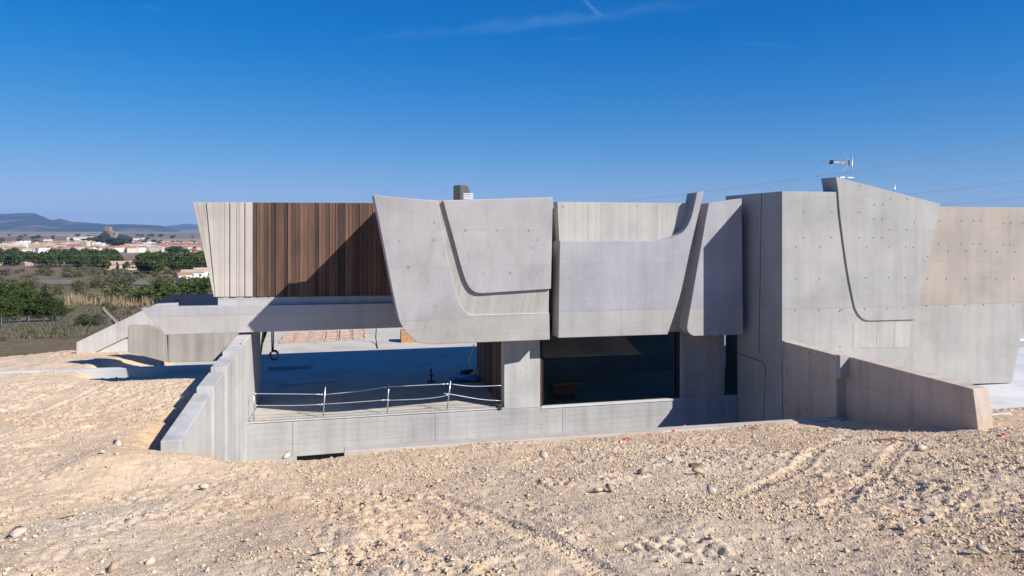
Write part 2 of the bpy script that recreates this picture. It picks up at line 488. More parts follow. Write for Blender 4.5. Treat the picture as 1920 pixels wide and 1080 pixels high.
def terrain_mat():
    m, n, l, b = mat_new('plain_fields'); t = NT(m)
    b.inputs['Roughness'].default_value = 1.0; b.inputs['Specular IOR Level'].default_value = 0.0
    vor = t.n.new('ShaderNodeTexVoronoi'); vor.inputs['Scale'].default_value = 1.0
    wob = t.mix(0.35, t.mapping((0.0018, 0.0011, 0), (0, 0, 0.5)), t.n.new('ShaderNodeTexNoise').outputs['Color'])
    t.l.new(t.mapping((0.0024, 0.0013, 0), (0, 0, 0.5)), vor.inputs['Vector'])
    sc = t.sep(vor.outputs['Color'])
    fields = t.ramp(sc[0], [(0.0, (0.16, 0.14, 0.09)), (0.2, (0.26, 0.19, 0.13)), (0.4, (0.22, 0.115, 0.085)), (0.55, (0.30, 0.23, 0.16)),
                            (0.7, (0.13, 0.13, 0.07)), (0.85, (0.36, 0.29, 0.22)), (1.0, (0.24, 0.16, 0.12))])
    fields = t.mix(0.6, fields, t.ramp(t.noise(0.012, 5, 0.6), [(0.3, (0.6, 0.66, 0.6)), (0.7, (1.25, 1.2, 1.15))]), 'MULTIPLY')
    dark = t.ramp(t.noise(0.004, 6, 0.7), [(0.56, (0, 0, 0)), (0.64, (1, 1, 1))])
    fields = t.mix(t.math('MULTIPLY', dark, 0.7), fields, (0.045, 0.06, 0.03))
    scrub = t.ramp(t.noise(0.09, 6, 0.7), [(0.3, (0.10, 0.085, 0.05)), (0.48, (0.19, 0.145, 0.10)), (0.62, (0.13, 0.125, 0.06)), (0.75, (0.27, 0.21, 0.14))])
    scrub = t.mix(0.8, scrub, t.ramp(t.noise(1.6, 5, 0.75), [(0.3, (0.5, 0.52, 0.45)), (0.6, (1.1, 1.1, 1.1)), (0.8, (1.5, 1.4, 1.3))]), 'MULTIPLY')
    ln = t.n.new('ShaderNodeVectorMath'); ln.operation = 'LENGTH'; t.l.new(t.pos(), ln.inputs[0])
    c = t.mix(t.mrange(ln.outputs['Value'], 300, 700, 0, 1), scrub, fields)
    t.l.new(c, b.inputs['Base Color'])
    return m
M['terrain'] = terrain_mat()

def leaf_mat(name, a, b_, trans=0.25):
    m, n, l, b = mat_new(name); t = NT(m)
    b.inputs['Roughness'].default_value = 0.75; b.inputs['Specular IOR Level'].default_value = 0.15
    g = t.n.new('ShaderNodeNewGeometry')
    r = t.ramp(g.outputs['Random Per Island'], [(0, a), (1, b_)])
    oi = t.n.new('ShaderNodeObjectInfo')
    r = t.mix(1.0, r, t.ramp(oi.outputs['Random'], [(0, (0.8, 0.8, 0.85)), (1, (1.2, 1.18, 1.05))]), 'MULTIPLY')
    t.l.new(r, b.inputs['Base Color'])
    return m
M['pine'] = leaf_mat('pine_needles', (0.026, 0.044, 0.012), (0.075, 0.105, 0.027))
M['olive'] = leaf_mat('grey_green_leaves', (0.06, 0.07, 0.03), (0.13, 0.13, 0.07))
M['scrubleaf'] = leaf_mat('dry_scrub_twigs', (0.085, 0.08, 0.052), (0.165, 0.145, 0.10))
M['straw'] = leaf_mat('dry_straw', (0.22, 0.165, 0.10), (0.36, 0.275, 0.175))
M['bark'] = plain('bark', (0.085, 0.06, 0.042), 0.95, 0, 0.3, 8)
M['hill'] = None
def hill_mat():
    m, n, l, b = mat_new('hill_scrub'); t = NT(m)
    b.inputs['Roughness'].default_value = 1.0; b.inputs['Specular IOR Level'].default_value = 0
    c = t.ramp(t.noise(0.0016, 7, 0.68), [(0.36, (0.018, 0.026, 0.028)), (0.52, (0.035, 0.042, 0.038)), (0.60, (0.15, 0.12, 0.10)), (0.72, (0.06, 0.06, 0.05))])
    t.l.new(c, b.inputs['Base Color'])
    return m
M['hill'] = hill_mat()

# ------------------------------------------------------------------ key dimensions (metres)
YF = 27.05      # face of the terrace base wall
Y3 = 26.1       # face of the right-hand sails
YK = 23.9       # face of the tall block
XL, XR = -3.9, 16.18
YB, YW = 28.0, 28.3     # cantilever beam, timber wall
YKERB = 20.55
SOF = 3.42      # soffit of the upper floor
ROOF = 8.15

# ------------------------------------------------------------------ ground heights
TD = [(640, 37), (605, 60), (575, 90), (545, 150), (525, 220), (505, 330), (490, 480), (478, 750), (470, 1100), (461, 1800), (450, 2600), (440, 4500), (434, 8000), (431, 12000), (430, 16000)]
_td = np.array([d for _, d in TD], float); _tz = np.array([H - (y - 428) / F * d for y, d in TD])
def height(X, Y):
    X = np.asarray(X, float); Y = np.asarray(Y, float)
    D = np.hypot(X, Y)
    front = np.clip(0.68 + 0.212 * (YKERB - Y), 0.62, 5.0)
    left = 1.18 + 0.075 * np.clip(26 - Y, 0, 30)
    left = np.maximum(left, np.clip(0.55 + 0.212 * (YKERB - Y), 0, 5.0))
    w = sstep(-6.0, -4.2, X)
    near = left * (1 - w) + front * w
    # hollow along the right-hand retaining wall
    near = near - 0.34 * np.exp(-((X - 15.4) / 1.3) ** 2) * np.exp(-((Y - 18.4) / 2.0) ** 2)
    near = near + 0.62 * np.exp(-((X + 4.4) / 1.5) ** 2) * np.exp(-((Y - 17.4) / 1.5) ** 2) + 0.12 * np.exp(-((X + 3.0) / 1.3) ** 2) * np.exp(-((Y - 19.6) / 1.0) ** 2)
    near = near - 1.3 * sstep(-11.5, -9.5, X) * sstep(31.0, 32.0, Y) * (1 - sstep(46, 50, Y))
    near = near - 0.08 * np.exp(-((X + 1.5) / 1.4) ** 2) * sstep(18.5, 20.3, Y) * (X > XL)
    far = np.interp(D, _td, _tz)
    far = far + fbm(X / 60, Y / 60, 5, 3) * np.clip((D - 60) / 60, 0, 1) * 1.2
    wt = sstep(33, 41, D) * sstep(-25, 10, Y)
    return near * (1 - wt) + far * wt
def bumps(X, Y):
    b = fbm(X * 0.45, Y * 0.45, 3, 3) * 0.26 + fbm(X * 1.9, Y * 1.9, 9, 3) * 0.10
    clod = vn(X * 5.5, Y * 5.5, 21)
    m = sstep(0.45, 0.75, vn(X * 0.8, Y * 0.8, 31))
    b = b + (np.abs(clod - 0.5) * 0.10 + fbm(X * 12, Y * 12, 41, 2) * 0.055) * (0.45 + 0.9 * m)
    return b
def ruts(X, Y):
    # wheel marks of a site machine: left yard and lower right
    out = 0
    for x0, y0, x1, y1, gauge in ((-10.2, 17.0, -6.2, 27.5, 1.5), (-12.5, 14.5, -9.8, 30, 1.5), (2.2, 5.0, 0.6, 12.5, 1.4), (6.0, 9.0, 13.5, 15.5, 1.5)):
        dx, dy = x1 - x0, y1 - y0; L = math.hypot(dx, dy); ux, uy = dx / L, dy / L
        a = (X - x0) * ux + (Y - y0) * uy; c = (X - x0) * -uy + (Y - y0) * ux + fbm(X * 0.25, Y * 0.25, 91, 2) * 0.6
        on = sstep(-0.5, 1.0, a) * (1 - sstep(L - 1.0, L + 0.5, a))
        for k in (-0.5, 0.5):
            d_ = np.abs(c - k * gauge)
            tread = 0.35 + 0.65 * (np.sin(a * 42 + np.sign(c - k * gauge) * 1.2) > 0)
            out = out - on * 0.035 * np.exp(-(d_ / 0.13) ** 4) * tread + on * 0.022 * np.exp(-((d_ - 0.22) / 0.06) ** 2)
    return out
_b0 = bumps
def bumps(X, Y):
    return _b0(X, Y) + ruts(np.asarray(X, float), np.asarray(Y, float))
def hz(x, y):
    return float(height(x, y)) + float(bumps(x, y))

def inside_site(X, Y):
    """patio, terrace, house and plaza, where the earth has been dug away"""
    return ((X > XL - 0.12) & (Y > YKERB + 0.12)) | ((X > XR + 0.2) & (Y > 21.5)) | ((X > -9.4) & (Y > 31.6))

# near ground: fine mesh, finer close to the lens
nr, na = 560, 840
rr = 2.2 * (46 / 2.2) ** np.linspace(0, 1, nr)
aa = np.linspace(-0.80, 0.78, na) + TH
RR, AA = np.meshgrid(rr, aa, indexing='ij')
GX, GY = np.sin(AA) * RR, np.cos(AA) * RR
bw = 1 - np.exp(-np.hypot(GX, GY) / 3.0)
GZ = height(GX, GY) + bumps(GX, GY) * bw
idx = np.arange(nr * na).reshape(nr, na)
quads = np.stack([idx[:-1, :-1], idx[:-1, 1:], idx[1:, 1:], idx[1:, :-1]], -1).reshape(-1, 4)
ins = inside_site(GX, GY).ravel()
keep = ~ins[quads].all(1)
quads = quads[keep]
# drop the rim into the patio so it is retained by the kerb
GZf = GZ.ravel().copy() + (rng.random(GZ.size) - 0.5) * 0.012 * np.clip(np.hypot(GX, GY).ravel() / 18, 0.2, 1) * np.clip(0.35 + 1.3 * vn(GX * 0.9, GY * 0.9, 71).ravel(), 0.3, 1.3)
GZf[ins] = np.minimum(GZf[ins], -2.5)
me = np_mesh('construction_ground', np.stack([GX.ravel(), GY.ravel(), GZf], 1), quads[:, ::-1], 4)
me.polygons.foreach_set('use_smooth', np.zeros(len(me.polygons), dtype=bool))
ground = link('construction_ground', me, M['soil'])
tag(ground, kind='structure', label='bare sandy building ground sloping down to the house')

# far terrain: rings out to the horizon, all round
def terrain():
    rs = np.concatenate([[0.5, 3, 6, 10, 15, 20, 25, 30, 35], np.geomspace(39, 17000, 150)])
    a1 = np.linspace(-math.pi, -1.1, 60, endpoint=False); a2 = np.linspace(-1.1, 0.0, 420, endpoint=False); a3 = np.linspace(0, math.pi, 90, endpoint=False)
    an = np.concatenate([a1, a2, a3]) + TH
    R_, A_ = np.meshgrid(rs, an, indexing='ij')
    X, Y = np.sin(A_) * R_, np.cos(A_) * R_
    Z = height(X, Y)
    D = R_
    Z = Z + fbm(X * 0.5, Y * 0.5, 77, 3) * 0.5 * np.clip((D - 40) / 20, 0, 1) * np.exp(-D / 300)
    rel = (A_ - TH)
    insec = (np.abs(rel) < 0.86) & (D < 45.5)
    Z = np.where(insec, Z - 0.7, Z - 0.04)
    site = (X > -6.5) & (Y > 17) & (D < 75)
    Z = np.where(site | ((X > -11) & (Y > 30.5) & (D < 62)), np.minimum(Z, -5.0), Z)
    ni, nj = R_.shape
    ix = np.arange(ni * nj).reshape(ni, nj); nx = np.roll(ix, -1, axis=1)
    q = np.stack([ix[:-1], nx[:-1], nx[1:], ix[1:]], -1).reshape(-1, 4)[:, ::-1]
    me = np_mesh('terrain', np.stack([X.ravel(), Y.ravel(), Z.ravel()], 1), q, 4)
    me.polygons.foreach_set('use_smooth', np.ones(len(me.polygons), dtype=bool))
    o = link('terrain', me, [M['terrain'], M['soil']])
    fr_ = np.repeat(np.arange(ni - 1), nj); me.polygons.foreach_set('material_index', (rs[fr_ + 1] < 42).astype(np.int32)); tag(o, kind='structure')
terrain()

# far hills: ridges with a front and a back slope
def ridge(name, prof, D, depth, seed, amp):
    px = np.array([p for p, _ in prof], float); py = np.array([y for _, y in prof], float)
    xs = np.linspace(px[0], px[-1], 260); ys = np.interp(xs, px, py)
    rows = np.linspace(-1, 1, 34)
    V = []
    for t in rows:
        for x, y in zip(xs, ys):
            r = ray(x, 428); dist = D * (1 + depth * t)
            p = EYE + r * dist
            top = H + (428 - y) / F * D
            base = float(np.interp(dist, _td, _tz)) - 12
            k = (1 - abs(t)) ** 0.8
            z = base + (top - base) * k
            V.append((p.x, p.y, z))
    V = np.array(V)
    nz = fbm(V[:, 0] / 700, V[:, 1] / 700, seed, 5) * amp
    tt = np.repeat(1 - np.abs(rows), len(xs))
    V[:, 2] += nz * np.clip(tt * 3, 0, 1) * (1 - 0.75 * (tt > 0.97))
    n = len(xs); ix = np.arange(len(V)).reshape(len(rows), n)
    q = np.stack([ix[:-1, :-1], ix[:-1, 1:], ix[1:, 1:], ix[1:, :-1]], -1).reshape(-1, 4)
    me = np_mesh(name, V, q, 4)
    me.polygons.foreach_set('use_smooth', np.ones(len(me.polygons), dtype=bool))
    tag(link(name, me, M['hill']), kind='structure')
ridge('hills', [(-500, 418), (-300, 405), (-120, 408), (-40, 404), (0, 401.5), (30, 399.5), (62, 399), (72, 402), (82, 406), (97, 412), (104, 411.5), (112, 410), (122, 413),
                (132, 416), (165, 417.5), (200, 420), (232, 419), (262, 420), (285, 421), (300, 422), (315, 426), (340, 430)], 9000, 0.22, 4, 55)
ridge('hills', [(240, 428), (300, 424.5), (325, 421), (348, 418.5), (372, 420), (420, 419), (520, 423), (700, 418), (1000, 421), (1500, 417), (2100, 419), (2600, 426)], 13500, 0.12, 8, 40)

# ================================================================== THE HOUSE
house = empty('concrete_house', (6.0, YF, 0), 'unfinished angular concrete house with sail-shaped panels above an open terrace', 'house')
P3, PF, PK, PB, PWD = PY(Y3), PY(YF), PY(YK), PY(YB), PY(YW)

def part(name, pix, plane, thick, mat, parent=house, off=0.0, bevel=0.015, ext=None):
    mb = MB()
    mb.prism([plane(x, y, off) for x, y in pix], ext or (0, thick, 0))
    return mb.build(name, mat, parent, bevel)
def boxpart(name, a, b, mat, parent=house, bevel=0.0):
    return MB().box(a, b).build(name, mat, parent, bevel)

# --- terrace and floors
boxpart('terrace_slab', (XL, YF + 0.02, -0.35), (XR + 9, 58, 0.0), M['conc_floor'])
boxpart('drive_slab', (-16, 31.4, -0.4), (XL - 0.01, 58, -0.004), M['conc_floor'])
part('base_wall', [(455, 797.5), (1384, 742), (1384, 803), (650, 848.5), (556, 856), (556, 872), (455, 872)], PF, 0.30, M['conc_base'], bevel=0.01)
tag(boxpart('patio_floor', (XL + 0.01, YKERB + 0.43, -3.3), (XR - 0.01, YF - 0.01, -2.9), M['conc_plaza'], None), kind='structure')
boxpart('terrace_edge', (XL, YF - 0.02, 0.0), (onY(945, 760, YF).x, YF + 0.10, 0.045), M['conc_wall'], bevel=0.01)
for px in (549, 816, 1055):      # formwork joints between the base wall pours
    a = onY(px, 800, YF)
    boxpart('pour_joint', (a.x - 0.006, YF - 0.004, -1.3), (a.x + 0.006, YF + 0.05, -0.03), M['groove'])
boxpart('basement_opening', (onY(540, 850, YF).x, YF + 0.6, -4), (XR, YF + 0.8, -0.9), M['frame'])  # near-black panel; depth shade of the basement opening put into its colour

# --- soffit slab and upper body
boxpart('upper_floor_slab', (XL, YW + 0.25, SOF), (XR + 0.3, 34.0, SOF + 0.3), M['conc_board'])
boxpart('upper_body', (0.6, YW + 0.30, SOF + 0.3), (XR + 0.3, 33.9, ROOF - 0.1), M['conc_dark'])

# --- left: concrete planks and timber boards
clad = empty('cladding', (XL, YW, 4), None, None)
clad.parent = house; clad.matrix_parent_inverse = Matrix.Translation(-house.location)
def board(nm, x0t, x1t, x0b, x1b, yt, yb, th, mat, off):
    part(nm, [(x0t, yt), (x1t, yt), (x1b, yb), (x0b, yb)], PWD, th, mat, clad, off=off, bevel=0.006)
z3 = lambda v: 340 + v * 0.2778
part('concrete_backing', [(z3(78), 379.6), (476, 380), (476, 556.5), (405.5, 557)], PWD, 0.5, M['conc_dark'], off=0.06)
cb = [75, 104, 150, 168, 212, 292, 328, 372, 388, 430, 481]
for i in range(len(cb) - 1):
    t0, t1 = z3(cb[i]) + 0.35, z3(cb[i + 1]) - 0.35
    sl = lambda x: max(x, z3(218))
    if i < 4:
        k0 = z3(75 + (218 - 75)); b0 = 401 + (t0 - z3(75)) * 0.11; b1 = 401 + (t1 - z3(75)) * 0.11
    else:
        b0 = max(t0, 405.2) if i > 4 else 405.1; b1 = t1
    board('concrete_plank', t0, t1, b0, b1, 379.2, 557.2 - i * 0.12, 0.08, M['conc_plank'], -0.04 + 0.022 * ((i * 7) % 3))
wbx = [481, 508, 528, 556, 584, 606, 636, 645, 694, 718, 740, 768, 797, 826, 852, 904, 926, 950, 974, 1000, 1016, 1040, 1057, 1106, 1130, 1156, 1176, 1202, 1222, 1258, 1290, 1320, 1350, 1380, 1410, 1440, 1470]
dk = {0: 2, 3: 2, 5: 4, 8: 4, 10: 2, 15: 4, 18: 2, 22: 4, 26: 2}
for i in range(len(wbx) - 1):
    x0, x1 = z3(wbx[i]) + 0.12, z3(wbx[i + 1]) - 0.22
    k = dk.get(i, [0, 1, 3, 1, 0, 3, 1][i % 7])
    board('plank', x0, x1, x0, x1, 379.6 + i * 0.03, 556.6 - i * 0.10, 0.06, WOODS[k], 0.0 if k in (2, 4) else -0.035 + 0.012 * (i % 3))
part('plank_backing', [(474.5, 380.2), (740, 381.2), (740, 553.5), (474.5, 556)], PWD, 0.2, WOODS[4], clad, off=0.065, bevel=0)
part('ledge', [(408, 558), (752, 553.5), (752, 578), (408, 578)], PWD, 0.25, M['conc_base'], off=0.02)
# --- cantilever beam with raked ends
part('cantilever_beam', [(264, 578.5), (300, 575.8), (736, 568.8), (758, 614), (700, 616), (309, 628.2), (295, 610)], PB, 0.35, M['conc_sail'], bevel=0.012)

# --- the big left sail
tip, BL, BR = onY(700, 365, 23.3), onY(786, 643, 25.0), onY(1030.8, 637, 26.05)
P1 = Plane(tip, BL, BR)
left_edge = cr([(699.9, 365.1), (713.6, 430.8), (732, 525.6), (745.7, 589.8), (751.8, 608.1), (765.6, 628), (783.9, 641.7), (808.4, 645.6)], 5)
inner = cr([(820.6, 376.4), (832.8, 452.2), (849.6, 528.6), (860.3, 565.3), (867, 578), (878.6, 588.6), (893, 590.2)], 5)
sail = [(699.9, 365.1), (710, 366.6), (722.8, 368.0), (745, 370.2), (780, 373.2)] + inner + [(1030, 586.7), (1030.8, 637.1)] + list(reversed(left_edge[1:]))
part('sail_panel', sail, P1, 1.8, M['conc_sail'])
# recess between the sail and its raised plate, board marked
part('sail_recess', [(814, 376.2), (1032, 372.5), (1028.5, 594), (885, 594), (862, 584), (845, 540)], P1, 0.8, M['conc_board'], off=0.07, bevel=0)
# body of the bay behind the sail
body = [(724, 375.5), (1030, 374), (1028, 632), (812, 640), (790, 630), (772, 600), (757, 520)]
P1b = Plane(onY(700, 365, 25.12), onY(786, 643, 26.4), onY(1030.8, 637, 27.1))
bm_ = MB(); fr = [P1b(x, y) for x, y in body]
bb = bm_.bm
f_ = [bb.verts.new(p) for p in fr]; k_ = [bb.verts.new((p.x, YW + 0.5, p.z)) for p in fr]
bb.faces.new(f_); bb.faces.new(list(reversed(k_)))
for i in range(len(f_)):
    bb.faces.new((f_[i], k_[i], k_[(i + 1) % len(f_)], f_[(i + 1) % len(f_)]))
bmesh.ops.recalc_face_normals(bb, faces=bb.faces[:])
bm_.build('bay_body', M['conc_dark'], house)
plate_edge = cr([(830.4, 375.8), (848, 440), (866.4, 507.2), (875.6, 531.7), (884.7, 544), (897, 549.6), (912, 549.6)], 5)
part('sail_plate', plate_edge + [(1033, 541.8), (1036.6, 369.9)], P1, 0.13, M['conc_sail'], off=-0.05)

# --- middle sail with its horn
part('recessed_wall', [(1044.4, 378.5), (1290, 381), (1290, 456), (1048.5, 456)], P3, 0.5, M['conc_board'], off=0.55)
horn_in = cr([(1238, 451.6), (1260.6, 446), (1278.4, 436.3), (1291.8, 418.5), (1299.2, 396.3), (1306.6, 361.3)], 6)
horn_out = cr([(1319.9, 357.8), (1314, 384.4), (1296.2, 458.5), (1278.4, 541.4), (1266, 585), (1251.8, 627.3)], 5)
part('horn_panel', [(1049.6, 452)] + horn_in + horn_out + [(1046.5, 633.8)], P3, 0.86, M['conc_panel'])
part('sail_return', [(1040, 456), (1290, 456), (1262, 622), (1040, 626)], P3, 0.4, M['conc_dark'], off=0.87, bevel=0)
# --- right leaf
leaf_l = cr([(1328.8, 380.9), (1312, 474), (1296.2, 565), (1290, 600), (1288.2, 612.5), (1290.3, 622.4), (1299.2, 629.6), (1312, 630)], 5)
part('leaf_panel', [(1391, 372)] + leaf_l + [(1393.4, 627.3)], P3, 0.75, M['conc_panel'])
part('leaf_return', [(1240, 384), (1400, 384), (1400, 622), (1230, 622)], P3, 0.3, M['conc_dark'], off=0.72, bevel=0)

boxpart('bay_body', (onY(1052, 500, 27.2).x, 27.22, SOF + 0.02), (XR - 0.03, YW + 0.29, ROOF - 0.1), M['conc_dark'])
# --- ground floor piers and glazing
part('pier', [(945, 630), (1012.5, 628), (1012.5, 763.8), (945, 767.5)], PF, 0.6, M['conc_wall'], off=0.0)
part('pier', [(1276, 615), (1358.5, 612), (1358.5, 741.5), (1276, 747)], PF, 0.6, M['conc_dark'], off=0.03)
part('rust_strip', [(1012.7, 661), (1015.2, 661), (1015.2, 763), (1012.7, 763.2)], PF, 0.3, M['rust'], off=0.02, bevel=0)
win = part('window_frame', [(1015.5, 628), (1019, 628), (1019, 763), (1015.5, 763.3)], PF, 0.12, M['frame'], off=0.10, bevel=0)
part('window_jamb', [(1268, 610), (1275.8, 610), (1275.8, 747), (1268, 747.6)], PF, 0.12, M['frame'], win, off=0.10, bevel=0)
part('window_sill', [(1015.5, 763.5), (1275.8, 747.4), (1275.8, 750.2), (1015.5, 766.4)], PF, 0.55, M['conc_plaza'], off=-0.03, bevel=0)
part('window_pane', [(1019, 600), (1268, 600), (1268, 748.2), (1019, 763.8)], PF, 0.02, M['glass'], win, off=0.15, bevel=0)
part('narrow_pane', [(1354, 605), (1382, 604), (1382, 741), (1354, 742.6)], PF, 0.02, M['glass'], off=0.06, bevel=0)
# dark room behind the glass
x0, x1 = onY(1010, 700, YF).x, XR
boxpart('room_back_wall', (x0, 32.6, 0.005), (x1, 32.9, SOF), M['room'])
boxpart('room_side_wall', (x0 - 0.25, YF + 0.62, 0.005), (x0, 32.55, SOF - 0.01), M['room'])
# porch right wall with brown cladding boards
xw = onY(940, 700, YF + 0.7).x
boxpart('porch_wall', (xw, YF + 0.63, 0.004), (x0 - 0.3, 33.0, SOF - 0.02), M['room'])
for i in range(9):
    y = YF + 0.75 + i * 0.62
    boxpart('plank', (xw - 0.05 - 0.02 * (i % 2), y, 0.01), (xw - 0.003, y + 0.57, SOF - 0.05), WOODS[[0, 3, 1, 4, 0, 2, 3, 1, 0][i]], clad)

# --- tall block on the right
kx = onY(1466.5, 600, YK).x
def kpt(px, py): return PK(px, py)
zt = onY(1468, 358.6, YK).z
kb = [Vector((kx, YK, -3.2)), Vector((kx, YK, zt)), onY(1567, 359.8, YK), onY(1740, 379, YK), onY(1752, 386.5, YK), onY(1715, 598, YK), onY(1690, 722, YK), Vector((onY(1690, 722, YK).x, YK, -3.2))]
MB().prism(kb, (0, 4.2, 0)).build('tall_block', M['conc_block'], house, 0)
wl_ = [onY(1752.3, 387, YK), onY(1764, 387.2, YK), onY(1990, 389.5, YK), onY(1952, 440, YK), onY(1920.5, 597, YK), onY(1897.5, 717.5, YK), onY(1735, 722.5, YK), onY(1690.3, 722, YK), onY(1715.3, 598, YK)]
MB().prism([p + Vector((0, 0.003, 0)) for p in wl_], (0, 4.0, 0)).build('block_wing', M['conc_rough'], house, 0)
part('block_plinth', [(1590, 715), (1893, 715), (1889, 724), (1590, 727)], PK, 0.4, M['groove'], off=0.25, bevel=0)
bl = cr([(1566.9, 331.7), (1571, 356), (1575, 405), (1588.7, 505.2), (1601, 568.5), (1605.5, 582), (1611.5, 592.1), (1619, 598.5), (1627.4, 601.4), (1640, 601.6)], 4)
part('block_sail', bl + [(1715.3, 599.4), (1736.4, 505.2), (1759.3, 399.6), (1763.9, 382.7)], PK, 0.9, M['conc_block'], off=-0.06)
# light grey lower front below the sail, board-marked inset beside it
part('block_front', [(1467, 601), (1600, 602), (1601, 655), (1714, 653), (1724, 601.5), (1740, 575), (1733, 722), (1467, 722)], PK, 0.02, M['conc_block'], off=-0.022, bevel=0) if False else None
for i in range(10):
    x0_ = 1600 + i * 11.3; x1_ = x0_ + 11.15
    k0, k1 = (x0_ - 1600) / 113.0, (x1_ - 1600) / 113.0
    part('plank_imprint', [(x0_, 604.2), (x1_, 604.2), (x1_ - 1 - 8 * k1 ** 3, 652), (x0_ - 1 - 8 * k0 ** 3, 652)], PK, 0.03, M['conc_board'], off=-0.008 - 0.003 * ((i * 5) % 3), bevel=0.0)
# vertical joint and curved joint on the shaded flank
def flank_strip(pts, w, name):
    mb = MB()
    P = [onX(x, y, kx) for x, y in pts]
    for a, b in zip(P, P[1:]):
        d = (b - a).normalized(); s = Vector((0, d.z, -d.y)) * w
        mb.prism([a - s, b - s, b + s, a + s], (-0.006, 0, 0))
    return mb.build(name, M['groove'], house)
flank_strip([(1428, 361.8), (1423, 662)], 0.022, 'flank_joint')
flank_strip(cr([(1381, 661), (1405, 670), (1428, 678), (1435, 688), (1435, 705), (1431, 792)], 4), 0.02, 'curved_flank_joint')

# formwork tie holes as proud dark discs, hole shade put into the colour
holes = [(418, 333), (568, 335), (416, 470), (565, 470), (377, 519), (504, 519), (375, 690), (501, 690), (371, 861), (497, 858), (621, 855), (718, 194), (716, 336), (793, 295), (838, 295),
         (880, 264), (968, 265), (792, 372), (837, 372), (1006, 390), (876, 430), (965, 430), (714, 471), (789, 471), (835, 471), (754, 519), (874, 519), (962, 519), (1003, 522), (1077, 570),
         (748, 686), (869, 684), (957, 684), (743, 852), (862, 850), (952, 848), (611, 1053), (735, 1048),
         (1142, 380), (1260, 380), (1323, 380), (1361, 380), (1484, 394), (1521, 394), (1583, 394), (1136, 502), (1257, 502), (1319, 502), (1357, 502), (1482, 507), (1517, 507), (1186, 543), (1284, 543),
         (1385, 543), (1450, 548), (1544, 548), (1076, 690), (1178, 690), (1280, 690), (1379, 686), (1445, 690), (1539, 690), (1072, 835), (1175, 834), (1276, 832), (1376, 829), (1535, 831)]
mb = MB()
for zx, zy in holes:
    px, py = 1360 + 0.3518 * zx, 280 + 0.3518 * zy
    on_sail = 600 < zx < 1130 and zy < 900 and not (zx > 1060 and zy > 640)
    c = PK(px, py, -0.063 if on_sail else (-0.003))
    mb.prism([c + Vector((math.cos(q * math.pi / 4) * 0.028, 0, math.sin(q * math.pi / 4) * 0.028)) for q in range(8)], (0, 0.02, 0))
tag(mb.build('tie_hole', M['hole'], house), kind='stuff')

mb = MB()
for (zx, zy), off_ in [((p, -0.052)) for p in [(630, 335), (825, 335), (1020, 335), (905, 400), (1075, 395), (740, 600), (905, 597), (1070, 593), (1035, 442)]] + [((p, -0.002)) for p in [(225, 400), (435, 395), (440, 285), (440, 800), (280, 560)]]:
    c = P1(680 + .3056 * zx, 330 + .3056 * zy, off_)
    u_, v_ = Vector((1, -P1.n.x / P1.n.y, 0)), Vector((0, -P1.n.z / P1.n.y, 1))
    mb.prism([c + (u_ * math.cos(q * math.pi / 5) + v_ * math.sin(q * math.pi / 5)) * 0.05 for q in range(10)], (0, 0.02, 0))
for zx, zy in [(190, 160), (660, 155), (640, 760), (785, 760), (480, 760), (330, 760), (400, 470), (600, 470), (800, 470)]:
    c = P3(1000 + .2962 * zx, 340 + .2962 * zy, -0.002 if zy > 380 else 0.548)
    mb.prism([c + Vector((math.cos(q * math.pi / 5) * 0.05, 0, math.sin(q * math.pi / 5) * 0.05)) for q in range(10)], (0, 0.02, 0))
M['plug'] = plain('mortar_plug', (0.30, 0.29, 0.275), 0.9, 0, 0.35, 9)
tag(mb.build('mortar_plug', M['plug'], house), kind='stuff')

# ------------------------------------------------------------------ roof things
def roof_at(px, py, Y): return onY(px, py, Y)
ch = empty('chimney', (onY(865, 380, 29).x, 29, ROOF - 0.15), 'dark tiled chimney with rounded top on the flat roof', 'chimney')
cpl = PY(29.0)
MB().prism([cpl(850, 383), (cpl(850, 349)), cpl(853, 347.4), cpl(862.6, 347), cpl(862.6, 383)], (0.25, 0.5, 0)).build('shaft', M['slate'], ch, 0.01)
MB().prism([cpl(862.8, 383), cpl(862.8, 347.2), cpl(872, 346.6), cpl(877, 348.6), cpl(880, 356), cpl(881, 383)], (0.1, 0.45, 0)).build('tiled_side', M['slatelit'], ch, 0.01)
ve = empty('roof_vent', (onY(877, 380, 28.2).x, 28.2, ROOF - 0.15), 'white louvred roof vent beside the dark chimney', 'vent')
vx = onY(877, 370, 28.2)
for i in range(4):
    z = onY(877, 373.5 - i * 3.1, 28.2).z
    MB().box((vx.x - 0.2, 28.05, z), (vx.x + 0.2, 28.35, z + 0.035)).build('louvre', M['white'], ve)
MB().box((vx.x - 0.14, 28.1, ROOF - 0.15), (vx.x + 0.14, 28.3, vx.z + 0.02)).build('duct', M['white'], ve)

YA = 27.0
an = empty('tv_antenna', onY(1598, 345, YA), 'roof aerial with orange box and folded reflector on a thin mast', 'antenna')
def A(px, py, o=0.0): return onY(px, py, YA + o)
MB().tube([A(1598, 350), A(1598, 289)], 0.016).build('mast', M['steel'], an)
MB().tube([A(1600, 306), A(1541, 302.5)], 0.013, 6).build('boom', M['steel'], an)
MB().box(A(1577, 303, -0.02), A(1583, 307, 0.02)).build('dipole_box', M['orange'], an)
_d0 = A(1558.7, 304)
MB().box(_d0 - Vector((0.02, 0.12, 0.08)), _d0 + Vector((0.02, 0.12, 0.08))).build('director', M['black'], an)
for px in (1543, 1550, 1567): MB().tube([A(px, 303.5) - Vector((0, 0.22, 0)), A(px, 303.5) + Vector((0, 0.22, 0))], 0.006, 5).build('rod', M['steel'], an)
MB().tube([A(1592, 300), A(1592, 310)], 0.03, 6).build('bracket', M['black'], an)
